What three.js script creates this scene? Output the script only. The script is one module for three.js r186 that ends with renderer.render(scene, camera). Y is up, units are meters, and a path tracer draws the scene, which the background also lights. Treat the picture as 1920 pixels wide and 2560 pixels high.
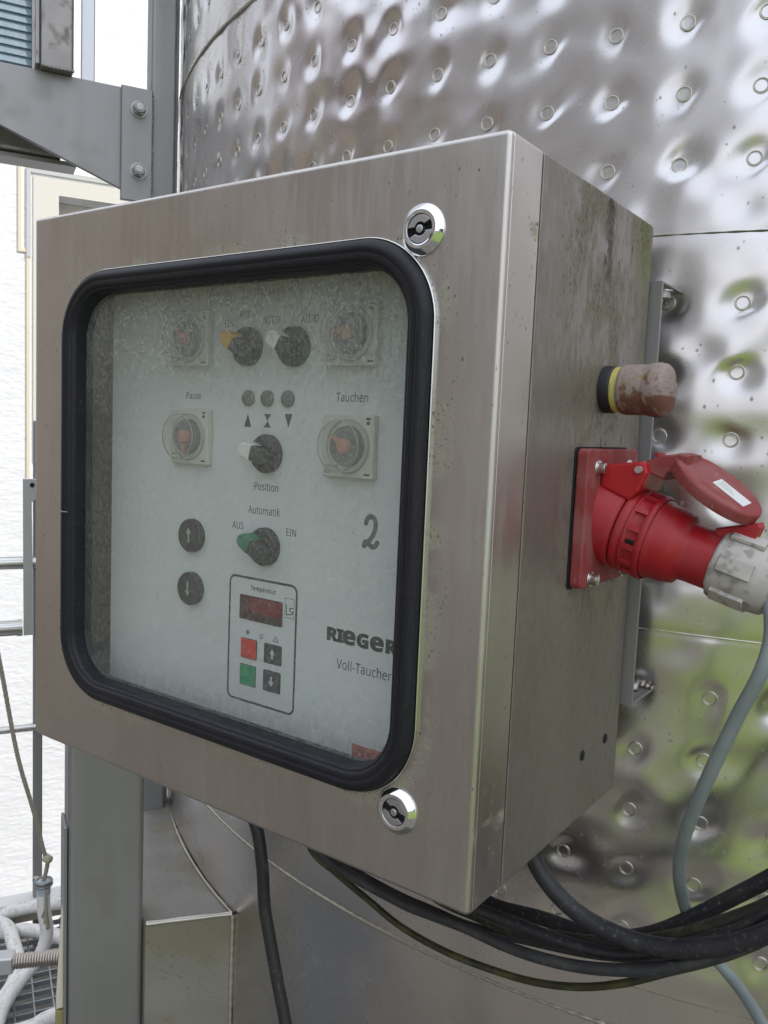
import * as THREE from 'three';
import { RoundedBoxGeometry } from 'three/addons/geometries/RoundedBoxGeometry.js';
import { mergeGeometries } from 'three/addons/utils/BufferGeometryUtils.js';

// ---------------------------------------------------------------- camera, sky, sun, exposure
const scene = new THREE.Scene();
const camera = new THREE.PerspectiveCamera(62.86, 0.75, 0.02, 400);
camera.position.set(0.24774, 0.31782, 0.46361);
camera.rotation.order = 'YXZ';
camera.rotation.set(-0.09949, 0.61777, 0.04264);
const renderer = new THREE.WebGLRenderer({ antialias: true });
renderer.toneMapping = THREE.LinearToneMapping;
renderer.toneMappingExposure = 1.66;
renderer.shadowMap.enabled = true;
const SUN = new THREE.Vector3(0.62, 0.74, -0.27).normalize();
const sun = new THREE.DirectionalLight(new THREE.Color(1, 0.95, 0.87), 2.7);
sun.position.copy(SUN).multiplyScalar(30);
sun.castShadow = true; sun.shadow.radius = 3;
Object.assign(sun.shadow.camera, { left: -20, right: 20, top: 20, bottom: -20, far: 80 });
sun.shadow.mapSize.set(2048, 2048);
scene.add(sun);
{ // hazy bright sky, whiter round the sun and at the horizon
  const W = 256, H = 128, d = new Float32Array(W * H * 4), v = new THREE.Vector3();
  for (let j = 0; j < H; j++) for (let i = 0; i < W; i++) {
    const el = ((j + .5) / H - .5) * Math.PI, az = ((i + .5) / W - .5) * 2 * Math.PI;
    v.set(Math.cos(el) * Math.cos(az), Math.sin(el), Math.cos(el) * Math.sin(az));
    const c = Math.max(0, v.dot(SUN)), g = 0.55 * Math.pow(c, 12) + 0.25 * Math.pow(c, 3), h = Math.pow(1 - Math.max(0, Math.sin(el)), 4);
    const o = (j * W + i) * 4;
    d[o] = 0.78 + 0.14 * h + g; d[o + 1] = 0.86 + 0.08 * h + g * .97; d[o + 2] = 1.0 + g * .9; d[o + 3] = 1;
  }
  const t = new THREE.DataTexture(d, W, H, THREE.RGBAFormat, THREE.FloatType);
  t.mapping = THREE.EquirectangularReflectionMapping; t.magFilter = THREE.LinearFilter; t.needsUpdate = true;
  scene.background = t; scene.environment = t;
}

// ---------------------------------------------------------------- helpers
let seed = 7;
const rnd = () => { seed = (seed * 1664525 + 1013904223) >>> 0; return seed / 4294967296; };
const V = (x, y, z) => new THREE.Vector3(x, y, z);
const clamp = (x, a = 0, b = 1) => Math.min(b, Math.max(a, x));
const sst = (a, b, x) => { const t = clamp((x - a) / (b - a)); return t * t * (3 - 2 * t); };
const hash = (x, y, s) => { let h = (x * 374761393 + y * 668265263 + s * 974634777) | 0; h = Math.imul(h ^ (h >>> 13), 1274126177); return ((h ^ (h >>> 16)) >>> 0) / 4294967296; };
function noise(x, y, s = 0, px = 0, py = 0) { // value noise, tiles after px, py cells
  const xi = Math.floor(x), yi = Math.floor(y), fx = x - xi, fy = y - yi, ux = fx * fx * (3 - 2 * fx), uy = fy * fy * (3 - 2 * fy);
  const m = (a, p) => p ? ((a % p) + p) % p : a;
  const a = hash(m(xi, px), m(yi, py), s), b = hash(m(xi + 1, px), m(yi, py), s), c = hash(m(xi, px), m(yi + 1, py), s), e = hash(m(xi + 1, px), m(yi + 1, py), s);
  return a + (b - a) * ux + (c - a) * uy + (a - b - c + e) * ux * uy;
}
function fbm(u, v, fx, fy, oct = 4, s = 0) { let r = 0, a = .5, t = 0; for (let o = 0; o < oct; o++) { r += a * noise(u * fx, v * fy, s + o * 17, fx, fy); t += a; a *= .5; fx *= 2; fy *= 2; } return r / t; }
const toS = (x) => { x = clamp(x); return x <= .0031308 ? x * 12.92 : 1.055 * Math.pow(x, 1 / 2.4) - .055; };
function tex(w, h, fn, srgb = true, ru = 1, rv = 1) {
  const d = new Uint8Array(w * h * 4);
  for (let j = 0; j < h; j++) for (let i = 0; i < w; i++) {
    const c = fn((i + .5) / w, (j + .5) / h), o = (j * w + i) * 4;
    for (let k = 0; k < 3; k++) d[o + k] = Math.round(255 * (srgb ? toS(c[k]) : clamp(c[k])));
    d[o + 3] = 255;
  }
  const t = new THREE.DataTexture(d, w, h, THREE.RGBAFormat);
  t.wrapS = t.wrapT = THREE.RepeatWrapping; t.repeat.set(ru, rv); t.magFilter = THREE.LinearFilter; t.minFilter = THREE.LinearMipmapLinearFilter;
  if (srgb) t.colorSpace = THREE.SRGBColorSpace; t.needsUpdate = true; return t;
}
function tex3(w, h, fn, ru = 1, rv = 1) { // fn -> {c:[r,g,b], r, m}: a colour map and a roughness/metalness map
  const c = new Float32Array(w * h * 5);
  for (let j = 0; j < h; j++) for (let i = 0; i < w; i++) { const q = fn((i + .5) / w, (j + .5) / h); c.set([...q.c, q.r, q.m], (j * w + i) * 5); }
  const at = (u, v) => (Math.floor(v * h) * w + Math.floor(u * w)) * 5;
  return { map: tex(w, h, (u, v) => { const o = at(u, v); return [c[o], c[o + 1], c[o + 2]]; }, true, ru, rv), orm: tex(w, h, (u, v) => { const o = at(u, v); return [1, c[o + 3], c[o + 4]]; }, false, ru, rv) };
}
// little round or drawn-out grains scattered over an n x n mask where den(u, v) allows
function specks(n, count, den, r0, r1, tall = 1, sd = 5) {
  let s = sd * 7919 + 13; const R = () => { s = (Math.imul(s, 1664525) + 1013904223) >>> 0; return s / 4294967296; };
  const m = new Float32Array(n * n);
  for (let k = 0; k < count; k++) { const u = R(), v = R(), a = R(), b = R(), c = R(), t = R(); if (c > den(u, v)) continue;
    const rx = r0 + (r1 - r0) * a * a * a, ry = rx * (1 + (tall - 1) * b), al = .35 + .65 * t, cx = u * n, cy = v * n;
    for (let j = Math.floor(cy - ry - 1); j <= cy + ry + 1; j++) for (let i = Math.floor(cx - rx - 1); i <= cx + rx + 1; i++) {
      const d = Math.hypot((i + .5 - cx) / rx, (j + .5 - cy) / ry), f = al * clamp((1 - d) * Math.min(rx, ry) + .6), o = ((j + n) % n) * n + (i + n) % n; if (f > m[o]) m[o] = f; } }
  return (u, v) => m[Math.min(n - 1, Math.floor(v * n)) * n + Math.min(n - 1, Math.floor(u * n))];
}
const std = (o) => new THREE.MeshStandardMaterial({ side: THREE.DoubleSide, ...o });
const lin = (r, g, b) => new THREE.Color().setRGB(r, g, b);
const lerp3 = (a, b, t) => [a[0] + (b[0] - a[0]) * t, a[1] + (b[1] - a[1]) * t, a[2] + (b[2] - a[2]) * t];

const used = {};
function numbered(n) { if (!(n in used)) { used[n] = 0; return n; } used[n]++; return `${n}_${String(used[n]).padStart(3, '0')}`; }
function thing(name, label, category, base = [0, 0, 0], group, kind) {
  const g = new THREE.Group(); g.name = numbered(name); g.position.set(...base); g.userData = { label, category };
  if (group) g.userData.group = group; if (kind) g.userData.kind = kind;
  scene.add(g); return g;
}
function mesh(name, geo, mat) { const m = new THREE.Mesh(geo, mat); m.name = name; m.castShadow = m.receiveShadow = true; return m; }
function part(name, geo, mat, parent, pos, label) { // geometry in the parent's own axes, or placed at pos
  const m = mesh(name, geo, mat); if (pos) m.position.set(...pos); if (label) m.userData.label = label; parent.add(m); return m;
}
function wpart(name, geo, mat, parent, label) { // geometry written in world coordinates
  const p = V(0, 0, 0); parent.updateWorldMatrix(true, false); p.setFromMatrixPosition(parent.matrixWorld); geo.translate(-p.x, -p.y, -p.z);
  return part(name, geo, mat, parent, null, label);
}
function struct(name, geo, mat, label, category, kind = 'structure') { const m = mesh(numbered(name), geo, mat); m.userData = { kind, label, category }; scene.add(m); return m; }
const strip = (g) => { const q = g.index ? g.toNonIndexed() : g; for (const k of Object.keys(q.attributes)) if (!['position', 'normal', 'uv'].includes(k)) q.deleteAttribute(k); return q; };
const merge = (l) => mergeGeometries(l.map(strip));
const box = (w, h, d, x = 0, y = 0, z = 0, r = 0) => { const g = r ? new RoundedBoxGeometry(w, h, d, 2, r) : new THREE.BoxGeometry(w, h, d); g.translate(x, y, z); return g; };
const cyl = (r0, r1, h, n = 32, axis = 'y', open = false) => { const g = new THREE.CylinderGeometry(r1, r0, h, n, 1, open); if (axis === 'x') g.rotateZ(-Math.PI / 2); if (axis === 'z') g.rotateX(Math.PI / 2); return g; };
const tube = (pts, r, seg = 0, rs = 12, tension) => { const c = new THREE.CatmullRomCurve3(pts.map((p) => V(...p)), false, 'centripetal'); return new THREE.TubeGeometry(c, seg || pts.length * 10, r, rs, false); };
const lathe = (pts, n = 48) => new THREE.LatheGeometry(pts.map(([r, y]) => new THREE.Vector2(Math.max(r, 1e-5), y)), n);
const latheZ = (pts, n = 48) => lathe(pts, n).rotateX(Math.PI / 2);
const latheX = (pts, n = 48) => lathe(pts, n).rotateZ(-Math.PI / 2);
const hex = (r, h, axis) => cyl(r, r, h, 6, axis);
function uvBy(g, fn) { if (g.index) g = g.toNonIndexed(); const p = g.attributes.position, nn = g.attributes.normal, a = new Float32Array(p.count * 2);
  for (let t = 0; t < p.count; t += 3) { let nx = 0, ny = 0, nz = 0; for (let k = 0; k < 3; k++) { nx += nn.getX(t + k); ny += nn.getY(t + k); nz += nn.getZ(t + k); }
    for (let k = 0; k < 3; k++) { const i = t + k, q = fn(p.getX(i), p.getY(i), p.getZ(i), Math.abs(nx), Math.abs(ny), Math.abs(nz)); a[2 * i] = q[0]; a[2 * i + 1] = q[1]; } }
  g.setAttribute('uv', new THREE.BufferAttribute(a, 2)); return g; }
const boxUV = (g, s = 1) => uvBy(g, (x, y, z, a, b, c) => a >= b && a >= c ? [-z * s, y * s] : b >= c ? [x * s, z * s] : [x * s, y * s]);
function rrect(x0, y0, x1, y1, r, C = THREE.Shape) { const s = new C(); s.moveTo(x0 + r, y0); s.lineTo(x1 - r, y0); s.absarc(x1 - r, y0 + r, r, -Math.PI / 2, 0); s.lineTo(x1, y1 - r); s.absarc(x1 - r, y1 - r, r, 0, Math.PI / 2); s.lineTo(x0 + r, y1); s.absarc(x0 + r, y1 - r, r, Math.PI / 2, Math.PI); s.lineTo(x0, y0 + r); s.absarc(x0 + r, y0 + r, r, Math.PI, 1.5 * Math.PI); return s; }
const poly = (l) => { const s = new THREE.Shape(); l.forEach(([x, y], i) => i ? s.lineTo(x, y) : s.moveTo(x, y)); s.closePath(); return s; };
const extr = (s, d, b = 0, seg = 2, cs = 16) => new THREE.ExtrudeGeometry(s, { depth: d - 2 * b, bevelEnabled: b > 0, bevelThickness: b, bevelSize: b, bevelOffset: -b, bevelSegments: seg, curveSegments: cs }).translate(0, 0, b);
// weld bead: a tube whose radius ripples along its length
function bead(pts, r, ripple = .25, pitch = .004, s = 1) {
  const c = new THREE.CatmullRomCurve3(pts.map((p) => V(...p)), false, 'centripetal'), L = c.getLength(), n = Math.min(700, Math.ceil(L / (pitch / 4)));
  const g = new THREE.TubeGeometry(c, n, r, 8, false), p = g.attributes.position, q = V(0, 0, 0), e = V(0, 0, 0);
  for (let i = 0; i <= n; i++) { c.getPointAt(i / n, e); const k = 1 + ripple * Math.sin(i / 4 * 2 * Math.PI) + .5 * (noise(i * .11, s, 3) - .5);
    for (let j = 0; j < 9; j++) { const id = i * 9 + j; q.fromBufferAttribute(p, id).sub(e).multiplyScalar(k).add(e); p.setXYZ(id, q.x, q.y, q.z); } }
  g.computeVertexNormals(); return g;
}

// the yard's own grid: u runs along the catwalk, n faces the yard; P0 is the tank-side post
const NX = .87721, NZ = .48011, P0 = [-.93, -.5];
const G = (u, y, o = 0) => [P0[0] + NZ * u + NX * o, y, P0[1] - NX * u + NZ * o];
const onGrid = (g, u, y, o) => { g.rotateY(Math.atan2(NX, NZ)); const p = G(u, y, o); g.translate(p[0], p[1], p[2]); return g; }; // local x -> u, z -> n
const gridSlab = (shape, d, o) => onGrid(extr(shape, d, .0012, 1), 0, 0, o);

// ---------------------------------------------------------------- materials
const steelC = [.60, .565, .535];
const streak = (u, v, s) => fbm(u, v, 90, 4, 3, s);
const T_steel = tex3(512, 512, (u, v) => { const k = fbm(u, v, 5, 5, 5, 3), st = streak(u, v, 5), sp = Math.pow(noise(u * 150, v * 110, 8, 150, 110), 26);
  const m = .9 + .2 * (k - .5) + .12 * (st - .5); return { c: lerp3(steelC.map((x) => x * m), [.1, .08, .05], sp), r: .34 + .22 * (k - .5) + .12 * (st - .5) + .4 * sp, m: 1 - sp }; });
const steel = std({ map: T_steel.map, roughnessMap: T_steel.orm, metalnessMap: T_steel.orm, roughness: 1, metalness: 1 });
const T_dull = tex3(512, 512, (u, v) => { const k = fbm(u, v, 4, 4, 5, 23), sp = sst(.6, .85, fbm(u, v, 18, 14, 4, 29)) * .22;
  return { c: lerp3([.345, .34, .338].map((x) => x * (.82 + .26 * k + .12 * fbm(u, v, 60, 4, 3, 25))), [.18, .14, .1], sp), r: .48 + .2 * k + .2 * sp, m: .92 - .5 * sp }; });
const dullSteel = std({ map: T_dull.map, roughnessMap: T_dull.orm, metalnessMap: T_dull.orm, roughness: 1, metalness: 1 });
const chrome = std({ color: lin(.78, .8, .82), metalness: 1, roughness: .07 });
const zinc = std({ color: lin(.55, .56, .58), metalness: 1, roughness: .36 });
const bolt = std({ color: lin(.6, .58, .56), metalness: 1, roughness: .27 });
const nutM = std({ color: lin(.42, .41, .40), metalness: .9, roughness: .46 });
const hole = std({ color: lin(.006, .006, .007), roughness: .8 });
const T_rub = tex(256, 256, (u, v) => { const k = fbm(u, v, 12, 12, 4, 41), d = Math.pow(noise(u * 90, v * 90, 9, 90, 90), 14); return lerp3([.012, .012, .016].map((x) => x * (.7 + .8 * k)), [.2, .19, .16], d * .6); }, true, 6, 6);
const rubber = new THREE.MeshPhysicalMaterial({ map: T_rub, roughness: .45, specularIntensity: .55, side: THREE.DoubleSide });

// ================================================================ SETTING: ground, house, trees
const GY = -2.15;
{
  const T = tex3(512, 512, (u, v) => { const k = fbm(u, v, 6, 6, 6, 51), g = noise(u * 160, v * 160, 53, 160, 160); const m = .7 + .5 * k + .3 * (g - .5); return { c: [.085 * m, .078 * m, .068 * m], r: .9, m: 0 }; }, .5, .5);
  const g = new THREE.PlaneGeometry(160, 160, 2, 2).rotateX(-Math.PI / 2).translate(0, GY, 0); boxUV(g);
  struct('ground', uvBy(g, (x, y, z) => [x, z]), std({ map: T.map, roughness: .9 }), 'grey gravelled yard under the tanks', 'ground');
  const L = tex(512, 512, (u, v) => { const k = fbm(u, v, 8, 8, 5, 61), f = noise(u * 200, v * 200, 62, 200, 200); return [.075 + .05 * k + .03 * f, .115 + .05 * k + .03 * f, .02 + .012 * k]; }, true, .4, .4);
  const lg = new THREE.ShapeGeometry(poly([[.4, 8.2], [.6, 4.2], [2.2, 3.2], [6.5, 1.5], [9, -3], [30, -12], [40, 18], [10, 40], [3.2, 30], [2.6, 8.6]].map(([x, z]) => [x, -z]))).rotateX(-Math.PI / 2).translate(0, GY + .02, 0);
  struct('lawn', uvBy(lg, (x, y, z) => [x, z]), std({ map: L, roughness: .95 }), 'sunlit bright green lawn beyond the yard', 'lawn');
}
const T_wall = tex(512, 512, (u, v) => { const k = fbm(u, v, 6, 6, 5, 71); const m = .93 + .1 * k; return [.82 * m, .83 * m, .85 * m]; }, true, .5, .5);
const T_wallB = tex(1024, 1024, (u, v) => { const k = .6 * fbm(u, v, 14, 44, 5, 72) + .4 * fbm(u, v, 60, 130, 3, 73); return [k, k, k]; }, false, .7, .7);
const plaster = std({ map: T_wall, bumpMap: T_wallB, bumpScale: .0032, roughness: .95 });
const cream = std({ color: lin(.76, .66, .5), roughness: .9 });
const greyTrim = std({ color: lin(.56, .57, .56), roughness: .9 });
const fieldTrim = std({ color: lin(.7, .68, .62), roughness: .9 });
{
  const F = -2.6, h = thing('plaster_house', 'white rough plastered house wall with grey painted window surround behind the tank', 'house', G(0, GY, F));
  // the wall with an opening for the window
  const s = poly([[-1.5, GY], [9, GY], [9, 7.5], [-1.5, 7.5]]), w = new THREE.Path(); [[.044, .2], [.044, 1.28], [.9, 1.28], [.9, .2]].forEach(([x, y], i) => i ? w.lineTo(x, y) : w.moveTo(x, y)); w.closePath(); s.holes.push(w);
  const wg = extr(s, .4); wpart('wall', onGrid(uvBy(wg, (x, y, z, a, b, c) => c > .5 ? [x, y] : [x + z, y + z]), 0, 0, F - .4), plaster, h);
  const sl = (l, d, m, n) => wpart(n, onGrid(extr(poly(l), d), 0, 0, F - .002), m, h);
  const R = (x0, y0, x1, y1) => [[x0, y0], [x1, y0], [x1, y1], [x0, y1]];
  sl([[-.122, 1.02], [-.088, 1.02], [-.088, -.29], [-.075, -.29], [-.075, 1.033], [-.109, 1.033], [-.109, 1.5], [1.02, 1.5], [1.02, 1.513], [-.122, 1.513]], .007, cream, 'painted_line');
  sl([[-.088, 1.0], [-.071, 1.0], [-.071, 1.362], [.985, 1.362], [.985, 1.382], [-.088, 1.382]], .009, greyTrim, 'trim_band');
  sl([[-.06, .1], [.044, .1], [.044, 1.28], [.9, 1.28], [.9, .1], [.98, .1], [.98, 1.35], [-.06, 1.35]], .007, fieldTrim, 'window_surround');
  const rect = (x0, y0, x1, y1, b) => { const q = poly(R(x0, y0, x1, y1)), i = new THREE.Path(); R(x0 + b, y0 + b, x1 - b, y1 - b).forEach(([x, y], k) => k ? i.lineTo(x, y) : i.moveTo(x, y)); i.closePath(); q.holes.push(i); return q; };
  const fr = wpart('window', onGrid(extr(rect(.046, .202, .898, 1.278, .045), .06), 0, 0, F - .19), fieldTrim, h);
  wpart('pane', onGrid(extr(poly(R(.09, .246, .855, 1.234)), .008), 0, 0, F - .16), std({ color: lin(.05, .055, .06), roughness: .05 }), fr);
  // shutter of weathered blue-grey slats
  const blue = std({ map: tex(256, 256, (u, v) => { const k = fbm(u, v, 10, 5, 5, 81); const m = .75 + .5 * k; return [.2 * m, .265 * m, .31 * m]; }, true, 5, 5), roughness: .75 });
  const sh = wpart('shutter', gridSlab(rect(-.75, 1.68, -.02, 3.2, .05), .05, F + .01), blue, h, 'blue-grey slatted shutter at the upper left');
  for (let i = 0; i < 42; i++) { const y = 1.74 + i * .0338; const g = boxUV(box(.63, .041, .009)); g.rotateX(-.26 + .05 * (rnd() - .5)); wpart('slat', onGrid(g, -.385, y, F + .036), blue, sh); }
}
{ // unseen house behind the photographer, placed to grey the reflections in the steel
  const h = thing('unseen_stone_house', 'unseen warm grey stone house behind the camera, placed for its reflection in the steel', 'house', [-5, GY, 10.5]);
  const m = std({ map: tex(256, 256, (u, v) => { const k = fbm(u, v, 8, 8, 5, 401), q = .8 + .4 * k; return [.30 * q, .293 * q, .29 * q]; }, true, .25, .25), roughness: .95 });
  const s = poly([[-24, 0], [6.2, 0], [6.2, 10], [-24, 10]]), wins = [];
  for (let i = 0; i < 5; i++) for (const y of [1.2, 4.3, 7.3]) { const x = -7.4 + i * 3.1; wins.push([x, y]); const q = new THREE.Path(); [[0, 0], [0, 1.7], [1.1, 1.7], [1.1, 0]].forEach(([a, b], k) => k ? q.lineTo(x + a, y + b) : q.moveTo(x + a, y + b)); q.closePath(); s.holes.push(q); }
  part('wall', boxUV(extr(s, .4)), m, h);
  const gl = std({ color: lin(.03, .035, .04), roughness: .08 }), fm = std({ color: lin(.3, .28, .25), roughness: .8 }), fg = merge([box(1.1, .08, .06, .55, .04), box(1.1, .08, .06, .55, 1.66), box(.08, 1.54, .06, .04, .85), box(.08, 1.54, .06, 1.06, .85), box(.05, 1.54, .05, .55, .85)]), gg = box(.94, 1.54, .01, .55, .85, .02);
  for (const [x, y] of wins) { const w = part('window', fg, fm, h, [x, y, .15]); part('pane', gg, gl, w); }
  part('roof', extr(poly([[-.4, 9.9], [4, 12], [4, 12.2], [-.5, 10.05]]), 31).rotateY(-Math.PI / 2).translate(6.6, 0, 0), std({ color: lin(.16, .07, .045), roughness: .85 }), h);
}
{ // unseen barn left of the yard, placed to darken the door reflection
  const b = thing('unseen_timber_barn', 'unseen brown board-clad barn out of view at the left, darkening the door reflection', 'barn', [-7.5, GY, 6]), bm = [0, 1, 2].map((i) => std({ map: tex(128, 256, (u, v) => { const k = fbm(u, v, 20, 3, 4, 411 + i), q = (.75 + .5 * k) * (.85 + .15 * i); return [.18 * q, .155 * q, .13 * q]; }), roughness: .9 }));
  for (let i = 0; i < 36; i++) part('board', box(.04, 6.4, .235, .02 * (i % 2), 3.2, -4.3 + i * .24), bm[(i * 7) % 3], b);
  part('frame', box(.3, 6.4, 8.7, -.2, 3.2, -.1), bm[0], b);
  part('roof', extr(poly([[.5, 6.2], [-3, 8.4], [-3, 8.6], [.55, 6.36]]), 9.4).translate(0, 0, -4.9), std({ color: lin(.14, .065, .045), roughness: .85 }), b);
}
// unseen trees across the lawn, behind the photographer, placed for the metal to mirror
{
  const bark = std({ color: lin(.09, .07, .05), roughness: .95 });
  const leafG = new THREE.PlaneGeometry(1, 1);
  const mk = (x, z, H, R, col, label) => {
    const t = thing('unseen_tree', label, 'tree', [x, GY, z], 'unseen trees round the lawn');
    const tr = [tube([[0, 0, 0], [.05, H * .3, .04], [0, H * .7, 0]], .16, 12, 8)];
    for (let k = 0; k < 6; k++) { const a = k * 1.05 + x, y = H * (.32 + .06 * k); tr.push(tube([[0, y, 0], [Math.cos(a) * R * .35, y + .5, Math.sin(a) * R * .35], [Math.cos(a) * R * .7, y + 1.1, Math.sin(a) * R * .7]], .05, 8, 6)); }
    part('trunk', merge(tr), bark, t);
    const N = 2600, im = new THREE.InstancedMesh(leafG, std({ color: lin(...col), roughness: .7 }), N), o = new THREE.Object3D();
    for (let i = 0; i < N; i++) { const c = Math.floor(rnd() * 26), ca = hash(c, 3, x * 10 | 0) * 6.28, cy = hash(c, 5, z * 10 | 0), cr = Math.sqrt(hash(c, 7, 1)) * R * .75 * (1.1 - .6 * cy), q = V(rnd() - .5, rnd() - .5, rnd() - .5).multiplyScalar(R * .85);
      o.position.set(Math.cos(ca) * cr + q.x, H * (.32 + .62 * cy) + q.y, Math.sin(ca) * cr + q.z); o.rotation.set(rnd() * 6, rnd() * 6, rnd() * 6); o.scale.setScalar(.16 + .2 * rnd()); o.updateMatrix(); im.setMatrixAt(i, o.matrix); }
    im.name = 'crown'; im.castShadow = true; im.userData.kind = 'stuff'; t.add(im);
  };
  [[13, 27, 6, 3, [.055, .09, .03], 'dark tree straight across the lawn'], [27, 22, 6.5, 3.2, [.08, .13, .035], 'light green tree right of the middle of the lawn'], [31, 4, 7, 3.4, [.06, .1, .03], 'dark tree at the right edge of the lawn']].forEach((a) => mk(...a));
}

// ================================================================ FERMENTATION TANK
const TX = -.2116, TZ = -1.5116, TR = 1.2079, PITCH = .061, DT = .05265, TH0 = .2273;
const rowsA = [.6888, .6278, .5668, .7498, .8108], rowsTop = [.934, .995, 1.056, 1.117, 1.178, 1.239], rowsB = [.4427, .3817, .3207, .2597, .1987], rowsC = [.0799, .0189, -.0421, -.1031, -.1641];
const rows = [...rowsA, ...rowsTop, ...rowsB, ...rowsC];
const dimple = []; // theta, y, depth
for (const y of rows) for (let c = -5; c <= 27; c++) dimple.push([TH0 - DT * c + (hash(c, y * 1000 | 0, 1) - .5) * .0018, y + (hash(c, y * 1000 | 0, 2) - .5) * .002, .0024 + .0016 * hash(c, y * 1000 | 0, 4)]);
const cell = new Map(); const key = (a, b) => a * 1000 + b;
dimple.forEach((d, i) => { const k = key(Math.floor(d[0] / DT), Math.floor(d[1] / PITCH)); if (!cell.has(k)) cell.set(k, []); cell.get(k).push(i); });
const seams = [.868, .504, .1386];
function tankR(th, y) {
  let d = 0; const a = Math.floor(th / DT), b = Math.floor(y / PITCH);
  for (let i = -1; i <= 1; i++) for (let j = -1; j <= 1; j++) for (const q of cell.get(key(a + i, b + j)) || []) { const dm = dimple[q], x = (th - dm[0]) * TR, yy = y - dm[1], r = Math.max(0, Math.hypot(x, yy) - .0055);
    const ang = Math.atan2(yy, x), w = .0070 * (1 + .35 * Math.sin(ang + dm[2] * 4000) + .25 * Math.sin(2 * ang + dm[1] * 300)); d -= dm[2] * (.82 * Math.exp(-r * r / (2 * w * w)) + .26 * Math.exp(-r * r / (2 * .018 * .018))); }
  const n = (noise(th * TR / .055 + 40, y / .05 + 40, 91) - .5) * .0020 + (noise(th * TR / .027 + 40, y / .025 + 40, 92) - .5) * .0019 + (noise(th * TR / .2 + 9, y / .2 + 9, 93) - .5) * .002;
  for (const s of seams) { const k = Math.abs(y - s); if (k < .02) d -= .0006 * Math.exp(-k * k / .00001); }
  return TR + d + n * sst(-.22, -.19, y);
}
const tp = (th, y, r) => [TX + r * Math.sin(th), y, TZ + r * Math.cos(th)];
function grid(t0, t1, nt, y0, y1, ny, rf) {
  const P = [], U = [], I = [];
  for (let j = 0; j <= ny; j++) for (let i = 0; i <= nt; i++) { const th = t0 + (t1 - t0) * i / nt, y = y0 + (y1 - y0) * j / ny; P.push(...tp(th, y, rf(th, y))); U.push(th * TR, y); }
  for (let j = 0; j < ny; j++) for (let i = 0; i < nt; i++) { const a = j * (nt + 1) + i; I.push(a, a + 1, a + nt + 2, a, a + nt + 2, a + nt + 1); }
  const g = new THREE.BufferGeometry(); g.setAttribute('position', new THREE.Float32BufferAttribute(P, 3)); g.setAttribute('uv', new THREE.Float32BufferAttribute(U, 2)); g.setIndex(I); g.computeVertexNormals(); return g;
}
const arc = (y, t0, t1, r, dr = 0, n = 120) => { const l = []; for (let i = 0; i <= n; i++) l.push(tp(t0 + (t1 - t0) * i / n, y, TR + dr)); return l; };
const tankSp = specks(1024, 42000, (u, v) => .06 + .88 * sst(.5, .72, fbm(u, v, 5, 6, 3, 107)), .35, 1.15, 1.6, 3);
const T_tank = tex3(1024, 1024, (u, v) => { const k = fbm(u, v, 7, 7, 5, 101), k2 = fbm(u, v, 30, 30, 3, 103), sp = tankSp(u, v) * .85, mo = sst(.66, .85, fbm(u, v, 9, 11, 5, 113)) * .32;
  const m = .96 + .14 * (k - .5); return { c: lerp3(lerp3([.66, .63, .62].map((x) => x * m), [.34, .32, .14], mo), [.07, .06, .04], sp * .8), r: .19 + .15 * k + .08 * (k2 - .5) + .3 * sp + .3 * mo, m: 1 - .8 * sp - .25 * mo }; });
const tankSteel = std({ map: T_tank.map, roughnessMap: T_tank.orm, metalnessMap: T_tank.orm, roughness: 1, metalness: 1 });
const beadSteel = std({ color: lin(.62, .59, .52), metalness: .9, roughness: .38 });
const lowBead = std({ color: lin(.4, .37, .3), metalness: .75, roughness: .45 });
const mossBead = std({ color: lin(.14, .13, .07), metalness: .2, roughness: .8 });
const tank = thing('fermentation_tank', 'dimpled stainless steel wine tank curving behind the control cabinet', 'tank', [TX, GY, TZ]);
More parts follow.
